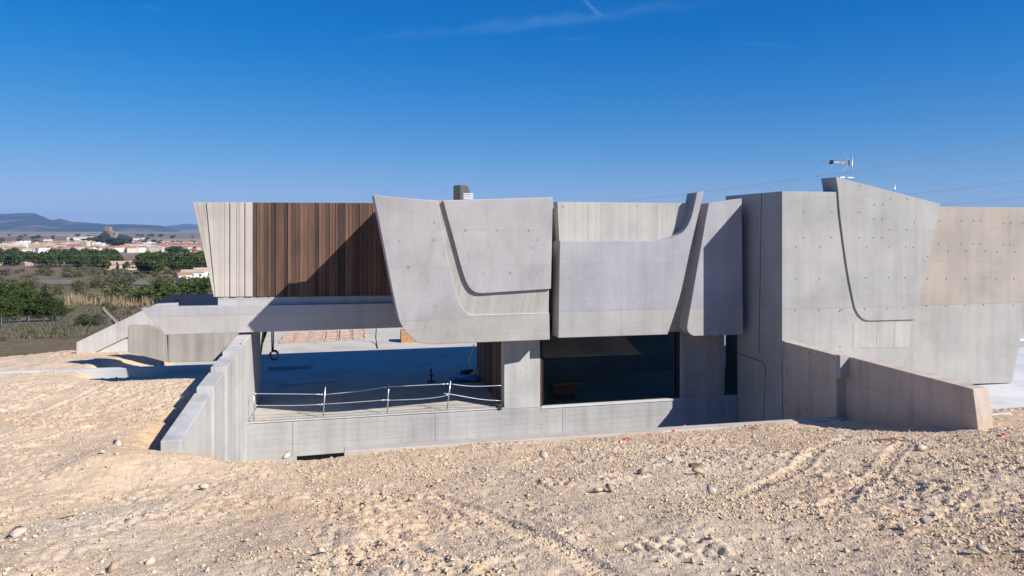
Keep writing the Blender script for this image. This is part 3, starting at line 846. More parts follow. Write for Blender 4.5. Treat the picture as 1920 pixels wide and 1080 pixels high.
for q in (0, 4.2):
    MB().tube([A(1592 + q * 0.6, 304), A(1582 + q, 289.5)], 0.009, 5).build('reflector_bar', M['steel'], an)
    MB().tube([A(1592 + q * 0.6, 307), A(1578 + q * 0.7, 322)], 0.009, 5).build('reflector_bar', M['steel'], an)
MB().box(A(1585, 332, -0.02), A(1589, 333.6, 0.02)).build('amplifier', M['greyplastic'], an)
MB().tube([A(1600, 333), A(1576, 332.4)], 0.007, 5).build('arm', M['steel'], an)
mk = MB().tube([onY(1677.5, 372, 26), onY(1677.8, 346, 26)], 0.018, 6).build('lightning_rod', M['steel'])
tag(mk, 'short thin metal rod on the roof right of the aerial', 'rod')

# ------------------------------------------------------------------ retaining walls
rw = empty('retaining_wall', (XR, 19, 0), 'long shaded concrete retaining wall right of the sunken patio', 'wall')
yj = onX(1568, 690, XR).y
ze = 2.82
seg = MB(); seg.box((XR, yj, -3.2), (XR + 0.45, YK - 0.003, ze)); seg.build('inner_segment', M['conc_ret'], rw, 0.012)
pe0, pe1 = onX(1824, 732, XR + 0.33), onX(1833, 826, XR + 0.33)
ys = onX(1586, 672, XR + 0.33).y
m2 = MB()
prof = [Vector((XR + 0.33, yj - 0.003, -3.2)), Vector((XR + 0.33, yj - 0.003, ze - 0.03)), Vector((XR + 0.33, pe0.y, ze - 0.03)), Vector((XR + 0.33, pe1.y - 0.25, 0.2)), Vector((XR + 0.33, pe1.y - 0.3, -1.0))]
m2.prism(prof, (0.52, 0, 0)); m2.build('outer_segment', M['conc_ret'], rw, 0.015)
MB().box((XR - 0.02, yj - 0.22, 2.05), (XR + 0.327, yj - 0.006, ze + 0.03)).build('corner_stub', M['conc_board'], rw, 0.008)
MB().box((kx + 0.01, YK - 0.16, 2.15), (kx + 0.27, YK - 0.004, 2.84)).build('corner_stub', M['conc_board'], rw, 0.008)
mb = MB()
for zx, zy in [(538, 345), (697, 385), (533, 517), (390, 650), (390, 665), (527, 702), (527, 722), (687, 765), (394, 470)]:
    c = onX(1360 + zx * 0.2917, 560 + zy * 0.2917, XR) + Vector((-0.003, 0, 0))
    mb.prism([c + Vector((0, math.cos(q * math.pi / 4) * 0.03, math.sin(q * math.pi / 4) * 0.03)) for q in range(8)], (0.02, 0, 0))
tag(mb.build('tie_hole', M['hole'], rw), kind='stuff')

kw = empty('kerb_wall', (8, YKERB, 0), 'low pale concrete kerb between the gravel and the sunken patio', 'kerb')
kz0, kz1 = onY(645, 846, YKERB).z, onY(1580, 787, YKERB).z
xk0, xk1 = onY(645, 848, YKERB).x, XR + 0.3
MB().prism([(xk0, YKERB, -3), (xk1, YKERB, -3), (xk1, YKERB, kz1), (xk0, YKERB, kz0)], (0, 0.42, 0)).build('coping', M['conc_base'], kw, 0.015)

lw = empty('stepped_wall', (XL, 22, 0), 'pale concrete wall stepping back along the left of the terrace', 'wall')
steps = [(17.95, 21.55, 2.13, 2.44), (21.55, 23.3, 2.60, 2.68), (23.3, 25.0, 2.83, 2.88), (25.0, 30.8, 3.03, 3.22)]
for i, (y0, y1, za, zb) in enumerate(steps):
    xo = XL - 0.16 + i * 0.06
    xi = XL - 0.62 + i * 0.05
    if i == 0:
        pr = [Vector((xo, y0, -3)), Vector((xo, y0, za)), Vector((xo, y1 - 0.004, zb)), Vector((xo, y1 - 0.004, -3))]
    else:
        pr = [Vector((xo, y0, -3)), Vector((xo, y0, za)), Vector((xo, y1 - 0.004, zb)), Vector((xo, y1 - 0.004, -3))]
    MB().prism(pr, (xi - xo, 0, 0)).build('wall_step', M['conc_wall'], lw, 0.012)
MB().box((XL - 0.08, 26.2, 0.0), (XL - 0.062, 26.3, 3.1)).build('rust_strip', M['rust'], lw)
MB().box((XL - 0.5, YW + 0.3, 0.003), (XL - 0.04, 31.2, SOF - 0.005)).build('porch_wall', M['conc_dark'], lw)

# ------------------------------------------------------------------ left yard: rough wall, sloped wall, low strip, navy basin
rb = empty('ribbed_wall', (-9, 36, 1), 'rough ribbed concrete wall behind the left yard', 'wall')
PR = PY(36.0)
bnd = [(239.5, 660), (239.5, 611.5), (280, 610.5), (312, 622), (315, 680), (300, 676)]
part('wall_section', bnd, PR, 0.4, M['conc_rib'], rb, bevel=0.01)
part('wall_section', [(315.3, 680), (315.3, 623), (406, 626), (406, 677)], PR, 0.4, M['conc_rib'], rb, bevel=0.01)
part('wall_section', [(406.3, 677), (406.3, 625), (474, 626), (474, 676)], PR, 0.4, M['conc_rib'], rb, off=0.03, bevel=0.01)
sw = empty('ramp_wall', (-14, 40, 1), 'sloped concrete wall falling to the left past the yard', 'wall')
PS = PY(40.0)
part('wall_body', [(143, 642), (290, 571), (330, 569), (330, 640), (238, 632), (172, 664), (143, 662)], PS, 0.55, M['conc_wall'], sw, bevel=0.015)
part('wall_foot', [(170, 664), (240, 628), (300, 628), (300, 664)], PS, 0.3, M['conc_plaza'], sw, off=0.12, bevel=0.01)
p0, p1 = onZ(-160, 703, 1.24), onZ(420, 684.5, 1.24)
lo = MB(); d = (p1 - p0).normalized(); sd = Vector((-d.y, d.x, 0)) * 0.3
lo.prism([p0, p1, p1 + sd, p0 + sd], (0, 0, -1.2))
ls = lo.build('low_wall', M['conc_plaza'], None, 0.012); tag(ls, 'thin low concrete strip wall crossing the left yard', 'wall')
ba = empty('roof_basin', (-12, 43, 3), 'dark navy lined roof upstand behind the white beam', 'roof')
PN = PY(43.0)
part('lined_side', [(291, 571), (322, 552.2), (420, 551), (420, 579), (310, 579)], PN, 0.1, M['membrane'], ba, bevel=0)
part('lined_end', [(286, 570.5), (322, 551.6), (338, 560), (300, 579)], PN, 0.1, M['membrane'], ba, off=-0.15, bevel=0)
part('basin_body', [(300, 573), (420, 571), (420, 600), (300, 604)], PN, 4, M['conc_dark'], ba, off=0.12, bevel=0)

# ------------------------------------------------------------------ plaza at the right
zp = onY(1897, 719, YK).z
boxpl = MB().prism([(XR + 0.9, 19.4, zp), (48, 19.4, zp), (48, 60, zp), (XR + 0.9, 60, zp)], (0, 0, -0.5)).build('plaza', M['conc_plaza'], None, 0.01)
tag(boxpl, kind='structure')
nb = empty('annex_wall', onY(1930, 690, 34), 'tan concrete annex wall with a low window at the right edge', 'wall')
PN2 = PY(31.0)
part('wall_body', [(1902, 640), (1990, 636), (1990, 686), (1900, 689)], PN2, 0.4, M['conc_rough'], nb)
part('window_sill', [(1912, 636), (1990, 634), (1990, 639), (1911, 640)], PN2, 0.3, M['white'], nb, off=-0.03)
part('window_pane', [(1915, 600), (1990, 598), (1990, 636), (1913, 637)], PN2, 0.03, M['room'], nb, off=0.02)
part('wall_pier', [(1922, 560), (1990, 560), (1990, 602), (1920, 602)], PN2, 0.3, M['conc_rough'], nb)

# ------------------------------------------------------------------ edge protection rail
rail = empty('guard_rail', (3, YF + 0.16, 0), 'makeshift scaffold tube guard rail along the terrace edge', 'railing')
PRL = PY(YF + 0.16)
z4 = lambda p: (440 + p[0] * 0.2708, 600 + p[1] * 0.2708)
posts = [((130, 488), (135, 716)), ((628, 465), (612, 692)), ((1068, 440), (1055, 664)), ((1495, 422), (1470, 642)), ((1876, 428), (1868, 612))]
for t, b in posts:
    a, c = PRL(*z4(t)), PRL(*z4(b)); c.z = 0.0
    MB().tube([c, a], 0.023, 8).build('post', M['steel'], rail)
    MB().box((c.x - 0.07, c.y - 0.05, 0.0), (c.x + 0.07, c.y + 0.07, 0.05)).build('foot', M['steel'], rail)
tops = [[(135, 510), (400, 512), (612, 515)], [(632, 515), (840, 495), (1052, 462)], [(1070, 462), (1280, 452), (1480, 442)], [(1498, 443), (1600, 456), (1700, 459), (1874, 452)]]
mids = [[(135, 592), (420, 592), (610, 584)], [(600, 584), (850, 568), (1060, 552)], [(1066, 556), (1280, 548), (1400, 536), (1476, 520)], [(1445, 507), (1530, 520), (1700, 549), (1845, 560)]]
for lst in (tops, mids):
    for seg_ in lst:
        MB().tube([PRL(*z4(p), -0.03) for p in cr(seg_, 3)], 0.017, 6).build('rail', M['steel'], rail)
for x, y in [(140, 511), (600, 516), (1042, 464), (1470, 443), (600, 585), (1470, 520), (145, 592), (1062, 556)]:
    c = PRL(*z4((x, y)), -0.03)
    MB().tube([c - Vector((0.06, 0, 0)), c + Vector((0.06, 0, 0))], 0.03, 6).build('coupler', M['steel'], rail)
# rope along the edge
rp = [PRL(*z4(p), -0.08) for p in [(60, 720), (140, 722), (300, 712), (500, 700), (700, 690), (900, 682), (1100, 668), (1300, 656), (1470, 650), (1700, 633), (1850, 622)]]
for p in rp: p.z = 0.065
tag(MB().tube(rp, 0.02, 6).build('edge_cable', M['greyplastic']), 'grey cable lying along the terrace edge below the rail', 'cable')
sb_ = [onZ(*z4(p), 0.0) for p in [(55, 718), (85, 650), (122, 578)]]
for p in sb_: p.x = max(p.x, XL + 0.05); p.z = 0.02
tag(MB().tube(sb_, 0.016, 6).build('floor_cable', M['greyplastic']), 'thin grey cable on the floor against the stepped wall', 'cable')

# ------------------------------------------------------------------ things on the terrace floor
z8 = lambda p: (460 + p[0] * 0.1852, 600 + p[1] * 0.1852)
def slab_on_floor(name, p, q, w, h, mat, label, cat):
    a, b = onZ(*p, 0.0), onZ(*q, 0.0)
    d = (b - a).normalized(); s = Vector((-d.y, d.x, 0)) * w
    o = MB().prism([a, b, b + s, a + s], (0, 0, h)).build(name, mat, None, 0.005)
    for v in o.data.vertices: v.co.z += 0.003
    return tag(o, label, cat)
slab_on_floor('long_plank', z8((230, 505)), z8((655, 492)), 0.35, 0.14, M['greyplastic'], 'long grey beam lying on the shaded terrace floor', 'beam')
slab_on_floor('floor_batten', z8((335, 668)), z8((915, 632)), 0.10, 0.03, M['room'], 'thin dark batten lying flat nearer the guard rail', 'batten')
slab_on_floor('loose_batten', z8((60, 1026)), z8((280, 1020)), 0.09, 0.03, M['palewood'], 'short pale batten on the sunlit terrace corner', 'batten')
# hanging hose with a coil
hp = onY(512, 690, 31.5)
hx = onY(511, 640, 31.5)
hose = empty('hanging_hose', Vector((hx.x, 31.5, SOF)), 'dark hose hanging from the ceiling with a coiled loop', 'hose')
lowz = onY(511, 658, 31.5).z
MB().tube([(hx.x - 0.03, 31.5, SOF), (hx.x - 0.02, 31.5, lowz)], 0.035, 6).build('hose_drop', M['black'], hose)
MB().tube([(hx.x + 0.06, 31.52, SOF), (hx.x + 0.03, 31.5, lowz)], 0.025, 6).build('hose_drop', M['black'], hose)
cc = onY(513, 668, 31.5)
MB().tube([(cc.x + math.cos(t) * 0.19, 31.5 + 0.03 * math.sin(3 * t), cc.z + math.sin(t) * 0.21) for t in np.linspace(0, 6.4, 22)], 0.035, 6).build('coil', M['greyplastic'], hose)
MB().tube([(cc.x + 0.03 + math.cos(t) * 0.16, 31.56, cc.z + 0.05 + math.sin(t) * 0.2) for t in np.linspace(0, 6.4, 22)], 0.03, 6).build('coil', M['black'], hose)
# props leaning at the far left
for i, (p, q, m, lb) in enumerate([((488, 668), (494, 622), 'yellow', 'yellow site prop leaning at the far left of the porch'), ((486, 660), (499, 622), 'black', 'black pole leaning beside the yellow prop')]):
    tag(MB().tube([onZ(p[0], p[1], 0.0), onY(q[0], q[1], 37)], 0.06, 8).build('site_prop', M[m]), lb, 'prop')
# timber formwork frames lying in the sun
def formwork(loc, label):
    r = empty('formwork_frame', loc, label, 'formwork', 'formwork frames lying in the sun')
    for k_ in (0, 0.74): MB().box((k_, 0, 0), (k_ + 0.06, 1.35, 0.08)).build('side_rail', M['palewood'], r)
    for k_ in range(3): MB().box((0.083, k_ * 0.61 + 0.02, 0.01), (0.737, k_ * 0.61 + 0.10, 0.07)).build('cross_bar', M['palewood'], r)
    for c_ in r.children: c_.matrix_parent_inverse = Matrix.Identity(4)
    return r
fp = formwork((0, 0, 0.003), 'pale timber frame')
g0 = onZ(524, 645, 0.0)
for row in range(3):
    for c_ in range(6):
        if row == 0 and c_ == 0: o = fp
        else:
            o = fp.copy(); COL.objects.link(o)
            for q in fp.children:
                k = q.copy(); COL.objects.link(k); k.parent = o
        o.location = (g0.x + c_ * 0.90 + random.uniform(-.05, .05), g0.y + row * 1.5 + 0.12 * c_ + random.uniform(-.08, .08), 0.003); o.rotation_euler.z = random.uniform(-0.05, 0.05)
        o['label'] = 'timber formwork frame in the %s row, %s from the left' % (['front', 'middle', 'back'][row], ['first', 'second', 'third', 'fourth', 'fifth', 'sixth'][c_])
# stack of planks in the sun
c0 = onZ(752, 643, 0.0)
pk_ = empty('plank_stack', c0, 'stack of orange brown timber in the sun behind the sail', 'timber')
for k in range(5):
    MB().box((c0.x, c0.y, k * 0.15), (c0.x + 2.2, c0.y + 0.9, k * 0.15 + 0.14)).build('plank', M['timber'], pk_, 0.008)
# free cable line
cb_ = [onZ(705.5, 617, 0.9), onZ(704.5, 632, 0.3), onZ(706, 645, 0.03), onZ(708, 653, 0.02)]
tag(MB().tube(cb_, 0.035, 6).build('hanging_cable', M['black']), 'black cable running down to the sunlit floor', 'cable')
# base jack
j = onZ(809, 716, 0.0); jk = empty('jack_post', j, 'dark screw jack standing alone on the terrace floor', 'jack')
MB().box((j.x - 0.2, j.y - 0.15, 0.004), (j.x + 0.16, j.y + 0.15, 0.05)).build('base_plate', M['black'], jk)
MB().tube([(j.x, j.y, 0.05), (j.x - 0.02, j.y, 0.62)], 0.04, 8).build('screw', M['black'], jk)
MB().tube([(j.x - 0.1, j.y, 0.3), (j.x + 0.1, j.y, 0.32)], 0.03, 6).build('nut', M['black'], jk)
# white cable at right
wc = [onY(889, 645, 31), onY(884, 662, 31), onY(880, 674, 31), onY(884, 690, 31)]
tag(MB().tube([p for p in wc], 0.02, 6).build('white_cable', M['white']), 'white cable dangling by the brown boarded wall', 'cable')
# crumpled heap of site gear
def lump(name, c, sx, sy, sz, mat, seed, label, cat, parent=None, sub=3):
    bm = bmesh.new(); bmesh.ops.create_icosphere(bm, subdivisions=sub, radius=1)
    for v in bm.verts:
        n_ = mnoise.noise(v.co * 2.1 + Vector((seed, 0, 0))) * 0.45 + mnoise.noise(v.co * 5 + Vector((seed, 9, 0))) * 0.15
        v.co *= 1 + n_
        v.co = Vector((v.co.x * sx, v.co.y * sy, max(v.co.z, -0.25) * sz))
        v.co += Vector(c)
    me = bpy.data.meshes.new(name); bm.to_mesh(me); bm.free()
    o = link(name, me, M[mat], parent)
    if label: tag(o, label, cat)
    return o
q = onZ(882, 712, 0.0); lump('blue_tarp', (q.x, q.y, 0.02), 0.9, 0.6, 0.14, 'tarp', 1, 'crumpled blue tarp on the floor by the pier', 'tarp')
q = onZ(905, 706, 0.0); lump('rubble_sack', (q.x, q.y, 0.06), 0.55, 0.5, 0.35, 'room', 2, 'dark heaped rubble sack against the boarded wall', 'sack')
q = onZ(878, 700, 0.0); lump('cable_heap', (q.x, q.y, 0.03), 0.4, 0.3, 0.16, 'black', 3, 'small dark heap of cable behind the blue tarp', 'cable heap')
q = onZ(922, 726, 0.0); lump('white_bag', (q.x, q.y, 0.05), 0.22, 0.2, 0.3, 'greyplastic', 4, 'small pale bag beside the pier', 'bag')
q = onZ(936, 766, 0.0); lump('rubble_clod', (q.x, q.y, 0.03), 0.16, 0.12, 0.16, 'black', 5, 'small dark clod at the foot of the pier', 'debris')
# red cart inside the glazed room
q = onZ(1030, 745, 0.0); q = Vector((q.x, YF + 1.0, 0.003))
xx = onY(1028, 730, YF + 1.6).x
ct_ = empty('site_cart', (xx, YF + 1.6, 0), 'red low cart with timber top behind the dark window', 'cart')
MB().box((xx, YF + 0.75, 0.25), (xx + 1.0, YF + 1.6, 0.66)).build('body', M['red'], ct_, 0.02)
MB().box((xx - 0.08, YF + 0.7, 0.662), (xx + 1.3, YF + 1.65, 0.72)).build('timber_top', M['timber'], ct_, 0.01)
for dx in (0.15, 0.85):
    for dy in (0.85, 1.5):
        MB().tube([(xx + dx, YF + dy - 0.06, 0.13), (xx + dx, YF + dy + 0.06, 0.13)], 0.125, 12).build('wheel', M['black'], ct_)

# ------------------------------------------------------------------ power lines
def wire(pts, d, r, label, mat='greyplastic'):
    P = [at(x, y, d) for x, y in cr(pts, 6)]
    tag(MB().tube(P, r, 4).build('power_line', M[mat]), label, 'power line')
wire([(1080, 388), (1400, 349), (1700, 304), (1990, 245)], 90, 0.022, 'highest thin power line sagging behind the aerial')
wire([(1560, 378), (1800, 354), (1990, 330)], 90, 0.022, 'middle power line at the right above the tan wall')
wire([(1640, 396), (1800, 382), (1990, 361)], 90, 0.022, 'lowest power line at the right just above the tan wall')
for i, (y0, y1, y2) in enumerate([(478, 479, 482), (488, 489, 492), (497, 496.5, 498), (503, 507, 512)]):
    wire([(-60, y0), (180, y1), (460, y2)], 140, 0.012, ['top power line crossing before the distant pines', 'second power line before the distant pines', 'third power line before the distant pines',
         'lowest power line sagging before the villas'][i], 'steel')

# ------------------------------------------------------------------ vegetation
def foliage_mesh(name, n, blobs, leaf, seed, flat=0.75, up=0.0):
    """many small leaf clumps spread through the volume of a few blobs"""
    r = np.random.default_rng(seed)
    bl_ = np.array(blobs, float); w = bl_[:, 3] ** 2; w /= w.sum()
    k = r.choice(len(bl_), n, p=w)
    d = r.normal(size=(n, 3)); d /= np.linalg.norm(d, axis=1)[:, None]
    rad = bl_[k, 3] * (0.45 + 0.6 * r.random(n) ** 0.5)
    C = bl_[k, :3] + d * rad[:, None] * np.array([1, 1, flat])
    u = r.normal(size=(n, 3)); u[:, 2] += up; u /= np.linalg.norm(u, axis=1)[:, None]
    v = np.cross(u, r.normal(size=(n, 3))); v /= np.linalg.norm(v, axis=1)[:, None]
    s = leaf * (0.6 + 0.9 * r.random(n))[:, None]
    V = np.stack([C - u * s, C + v * s * 0.55, C + u * s * 1.1, C - v * s * 0.5], 1).reshape(-1, 3)
    return np_mesh(name, V, np.arange(n * 4), 4)
def trunk_mesh(name, h, r, seed, limbs=5):
    rg = random.Random(seed); mb = MB()
    pts = [Vector((0, 0, -0.3))] + [Vector((rg.uniform(-.1, .1) * h * t, rg.uniform(-.1, .1) * h * t, h * t)) for t in (0.3, 0.6, 0.85)]
    mb.tube(pts, r, 7, 0, r * 0.35)
    for i in range(limbs):
        b = pts[2].lerp(pts[3], rg.random()) if i % 2 else pts[1].lerp(pts[2], rg.random())
        a = rg.uniform(0, 6.28)
        mb.tube([b, b + Vector((math.cos(a) * h * .22, math.sin(a) * h * .22, h * .16)), b + Vector((math.cos(a) * h * .33, math.sin(a) * h * .33, h * .3))], r * 0.4, 5, 0, r * 0.1)
    me = bpy.data.meshes.new(name); mb.bm.to_mesh(me); mb.bm.free(); return me
def blobs_for(seed, w, h, base, n, tight=1.0):
    rg = random.Random(seed); out = []
    for i in range(n):
        t = (i + 0.5) / n; z = base + (h - base) * (0.15 + 0.8 * t)
        env = w * math.sin(math.pi * min(1, 0.25 + 0.68 * t)) ** 0.7
        a = rg.uniform(0, 6.28); q = env * rg.uniform(0.2, 0.62)
        out.append((math.cos(a) * q, math.sin(a) * q, z, env * rg.uniform(0.34, 0.52) * tight))
    return out
PINE_FAR = [(foliage_mesh('crown', 620, blobs_for(100 + i, 0.50, 1.0, 0.18, 13), 0.055, 50 + i), trunk_mesh('trunk', 0.8, 0.03, i)) for i in range(5)]
PINE_NEAR = [(foliage_mesh('crown', 7000, blobs_for(200 + i, 0.66, 1.0, 0.02, 46, 0.58), 0.024, 70 + i), trunk_mesh('trunk', 0.8, 0.03, 20 + i)) for i in range(4)]
BUSH = [(foliage_mesh('crown', 700, blobs_for(300 + i, 0.75, 0.95, 0.0, 11), 0.055, 90 + i), trunk_mesh('trunk', 0.6, 0.025, 40 + i)) for i in range(4)]
def tree(name, x, y, h, var, leaf, label, cat, group, wid=1.0, rot=None):
    o = empty(name, (x, y, float(height(x, y)) - 0.05), label, cat, group)
    o.scale = (h * wid, h * wid, h); o.rotation_euler.z = random.uniform(0, 6.28) if rot is None else rot
    for me_, nm, m_ in ((var[0], 'crown', M[leaf]), (var[1], 'trunk', M['bark'])):
        c = bpy.data.objects.new(nm, me_); COL.objects.link(c); c.parent = o
        if not me_.materials: me_.materials.append(m_)
        if nm == 'crown':
            c.material_slots[0].link = 'OBJECT'; c.material_slots[0].material = m_
    return o
def ground_px(px, py):
    """where the sight line through a pixel meets the terrain"""
    r = ray(px, py); lo_, hi_ = 36.0, 15000.0
    t = 36.0
    while t < 15000:
        p = EYE + r * t
        if p.z <= float(height(p.x, p.y)): return p
        t *= 1.01
    return EYE + r * 12000
# pine belt in the middle distance
cnt = 0
for band in range(3):
    for i in range(46):
        px = random.uniform(-40, 222)
        if px < 60 and band == 2: continue
        py = [488, 497, 506][band] + random.uniform(-2.5, 2.5)
        if band == 2 and px < 140: py -= 6
        g = ground_px(px, py); d = math.hypot(g.x, g.y)
        ht = [8.8, 8.6, 8.4][band] * random.uniform(0.8, 1.15) * (d / 480) ** 0.35
        tree('pine_tree', g.x, g.y, ht, PINE_FAR[cnt % 5], 'pine', 'dark green pine in the wood left of the gap below the town', 'tree', 'pines of the left wood', 1.15); cnt += 1
for band in range(3):
    for i in range(24):
        px = random.uniform(232, 400); py = [499, 506, 513][band] + random.uniform(-2, 2)
        if band == 2 and px < 260: continue
        g = ground_px(px, py); d = math.hypot(g.x, g.y)
        ht = (8.2 if px > 265 else 5.2) * random.uniform(0.8, 1.15)
        tree('pine_tree', g.x, g.y, ht, PINE_FAR[cnt % 5], 'pine', 'dark green pine in the wood beside the concrete house', 'tree', 'pines of the right wood', 1.15); cnt += 1
# near pines
for i, (px, py, ht, wd) in enumerate([(-30, 606, 3.6, 1.3), (16, 607, 2.9, 1.1), (52, 604, 3.8, 1.0), (82, 603, 3.3, 0.95), (104, 601, 2.6, 0.95), (-5, 590, 4.0, 1.2), (35, 586, 4.2, 1.2)]):
    g = ground_px(px, py)
    tree('pine_tree', g.x, g.y, ht * 1.05, PINE_NEAR[i % 4], 'pine', ['bright green bushy pine cut by the left picture edge', 'bright green bushy pine in front of its clump by the fence', 'tallest bushy pine in the near clump by the fence',
         'bushy pine right of the tallest one in the near clump', 'small pine at the right end of the near clump', 'pine at the back of the near clump, at the edge', 'pine behind the tallest one of the near clump'][i], 'tree', 'near pines by the fence', wd)
for i, (px, py, ht, wd, lf) in enumerate([(157, 612, 1.35, 1.1, 'olive'), (184, 612, 1.3, 1.15, 'olive')]):
    g = ground_px(px, py)
    tree('dark_bush', g.x, g.y, ht, PINE_NEAR[i], lf, ['dark bush by the fence, left half of the pair', 'dark bush by the fence, right half of the pair beside the path'][i], 'bush', None, wd)
# scattered bushes of the scrubland
bush_px = [(215, 563, 3.6), (172, 568, 2.0), (240, 570, 2.2), (275, 572, 3.4), (300, 566, 4.0), (262, 560, 2.5), (340, 558, 4.0), (365, 556, 4.0), (385, 560, 4.5), (322, 570, 3.0), (150, 552, 2.6), (110, 552, 2.4), (85, 548, 2.6),
           (60, 545, 3.0), (30, 542, 3.2), (5, 545, 3.4), (145, 540, 2.2), (178, 540, 2.6), (200, 578, 1.2), (212, 584, 0.9), (132, 588, 0.9), (240, 590, 0.7), (250, 582, 0.8), (55, 628, 0.5), (100, 630, 0.5), (8, 640, 0.5), (103, 622, 0.5), (52, 540, 2.5), (225, 552, 3.5), (308, 548, 3.5), (355, 545, 3.0), (282, 551, 2.2)]
for i, (px, py, ht) in enumerate(bush_px):
    g = ground_px(px, py)
    tree('scrub_bush', g.x, g.y, ht, BUSH[i % 4], 'pine' if i in (3, 4, 6, 7, 8, 9, 28) else 'olive', '%s bush standing on the dry scrubland before the track' % ('fresh green' if i in (3, 4, 6, 7, 8, 9, 28) else 'dull olive'), 'bush', 'bushes of the scrubland', random.uniform(0.9, 1.25))
for i in range(75):
    px = random.uniform(-30, 400); py = random.uniform(509, 522) if i < 50 else random.uniform(530, 545)
    g = ground_px(px, py)
    lf = random.choice(['scrubleaf', 'olive', 'scrubleaf'])
    tree('scrub_bush', g.x, g.y, random.uniform(1.6, 3.6), BUSH[i % 4], lf, ('brownish twiggy bush' if lf == 'scrubleaf' else 'grey green bush') + (' beyond the grey track' if i < 50 else ' on this side of the grey track'), 'bush', 'bushes along the track', random.uniform(1.0, 1.6))
# dry reeds and low scrub cover: nobody could count them
def blades(name, spots, n, hgt, mat, seed, thin=0.03):
    r = np.random.default_rng(seed); Vs = []
    for (px0, px1, py0, py1, m_) in spots:
        for _ in range(int(n * m_)):
            g = ground_px(r.uniform(px0, px1), r.uniform(py0, py1)); d = math.hypot(g.x, g.y)
            z = float(height(g.x, g.y)) - 0.1
            for k in range(7):
                ox, oy = r.normal(0, 0.35, 2); h_ = hgt * r.uniform(0.5, 1.1); a = r.uniform(0, 6.28); tw = thin * (1 + d / 60)
                lx, ly = r.normal(0, 0.2, 2) * h_
                b0 = np.array([g.x + ox, g.y + oy, z])
                Vs += [b0 + [math.cos(a) * tw, math.sin(a) * tw, 0], b0 - [math.cos(a) * tw, math.sin(a) * tw, 0], b0 + [lx, ly, h_]]
    me_ = np_mesh(name, np.array(Vs), np.arange(len(Vs)), 3)
    o = link(name, me_, M[mat]); tag(o, kind='stuff'); return o
blades('dry_reeds', [(122, 208, 558, 572, 1.0), (222, 288, 566, 576, 0.9)], 55, 1.7, 'straw', 3)
blades('dry_grass', [(-20, 210, 608, 634, 1.0), (110, 300, 572, 606, 0.8), (-20, 400, 548, 572, 0.7), (-20, 400, 528, 545, 0.5)], 700, 0.42, 'scrubleaf', 5)

# footpath and grey track
def ribbon(name, pts, w, mat, label=None):
    P = [ground_px(*p) for p in cr(pts, 8)]
    V = []; 
    for i, p in enumerate(P):
        t = (P[min(i + 1, len(P) - 1)] - P[max(i - 1, 0)]); t.z = 0; t.normalize(); s = Vector((-t.y, t.x, 0)) * (w / 2)
        for k in (-1, 1):
            q_ = p + s * k; V.append((q_.x, q_.y, float(height(q_.x, q_.y)) + 0.12 + 0.0004 * math.hypot(q_.x, q_.y)))
    n = len(P); ix = np.arange(2 * n).reshape(n, 2)
    me_ = np_mesh(name, np.array(V), np.stack([ix[:-1, 0], ix[1:, 0], ix[1:, 1], ix[:-1, 1]], -1), 4)
    tag(link(name, me_, mat), kind='structure')
ribbon('footpath', [(224, 612), (212, 600), (200, 588), (195, 580), (201, 572), (200, 566)], 0.36, plain('path_dust', (0.42, 0.30, 0.19), 1.0, 0, 0.15, 2))
ribbon('track', [(-40, 529), (120, 530), (260, 531), (420, 532)], 26, plain('grey_track', (0.165, 0.14, 0.12), 1.0, 0, 0.45, 0.5))
# pale spoil stones along the track
# fence
fe = empty('wire_fence', ground_px(90, 612), 'low wire mesh fence with thin posts in front of the near pines', 'fence')
fpx = [(-42, 616), (3, 614), (54, 610), (98, 609.5), (141, 611), (176, 612), (205, 613)]
fps = [ground_px(*p) for p in fpx]
for p in fps:
    z = float(height(p.x, p.y))
    MB().tube([(p.x, p.y, z - 0.2), (p.x, p.y, z + 1.0)], 0.018, 6).build('fence_post', M['greyplastic'], fe)
mb = MB()
for a, b in zip(fps, fps[1:]):
    za, zb = float(height(a.x, a.y)), float(height(b.x, b.y))
    for k in range(5):
        mb.tube([(a.x, a.y, za + 0.1 + k * 0.22), (b.x, b.y, zb + 0.1 + k * 0.22)], 0.006, 3)
    for k in range(14):
        p, q_ = a.lerp(b, k / 14), a.lerp(b, (k + 1) / 14)
        zz = za + (zb - za) * k / 14
        mb.tube([(p.x, p.y, zz + 0.08), (q_.x, q_.y, zz + 1.0)], 0.005, 3); mb.tube([(p.x, p.y, zz + 1.0), (q_.x, q_.y, zz + 0.08)], 0.005, 3)
tag(mb.build('wire_mesh', M['greyplastic'], fe), kind='stuff')

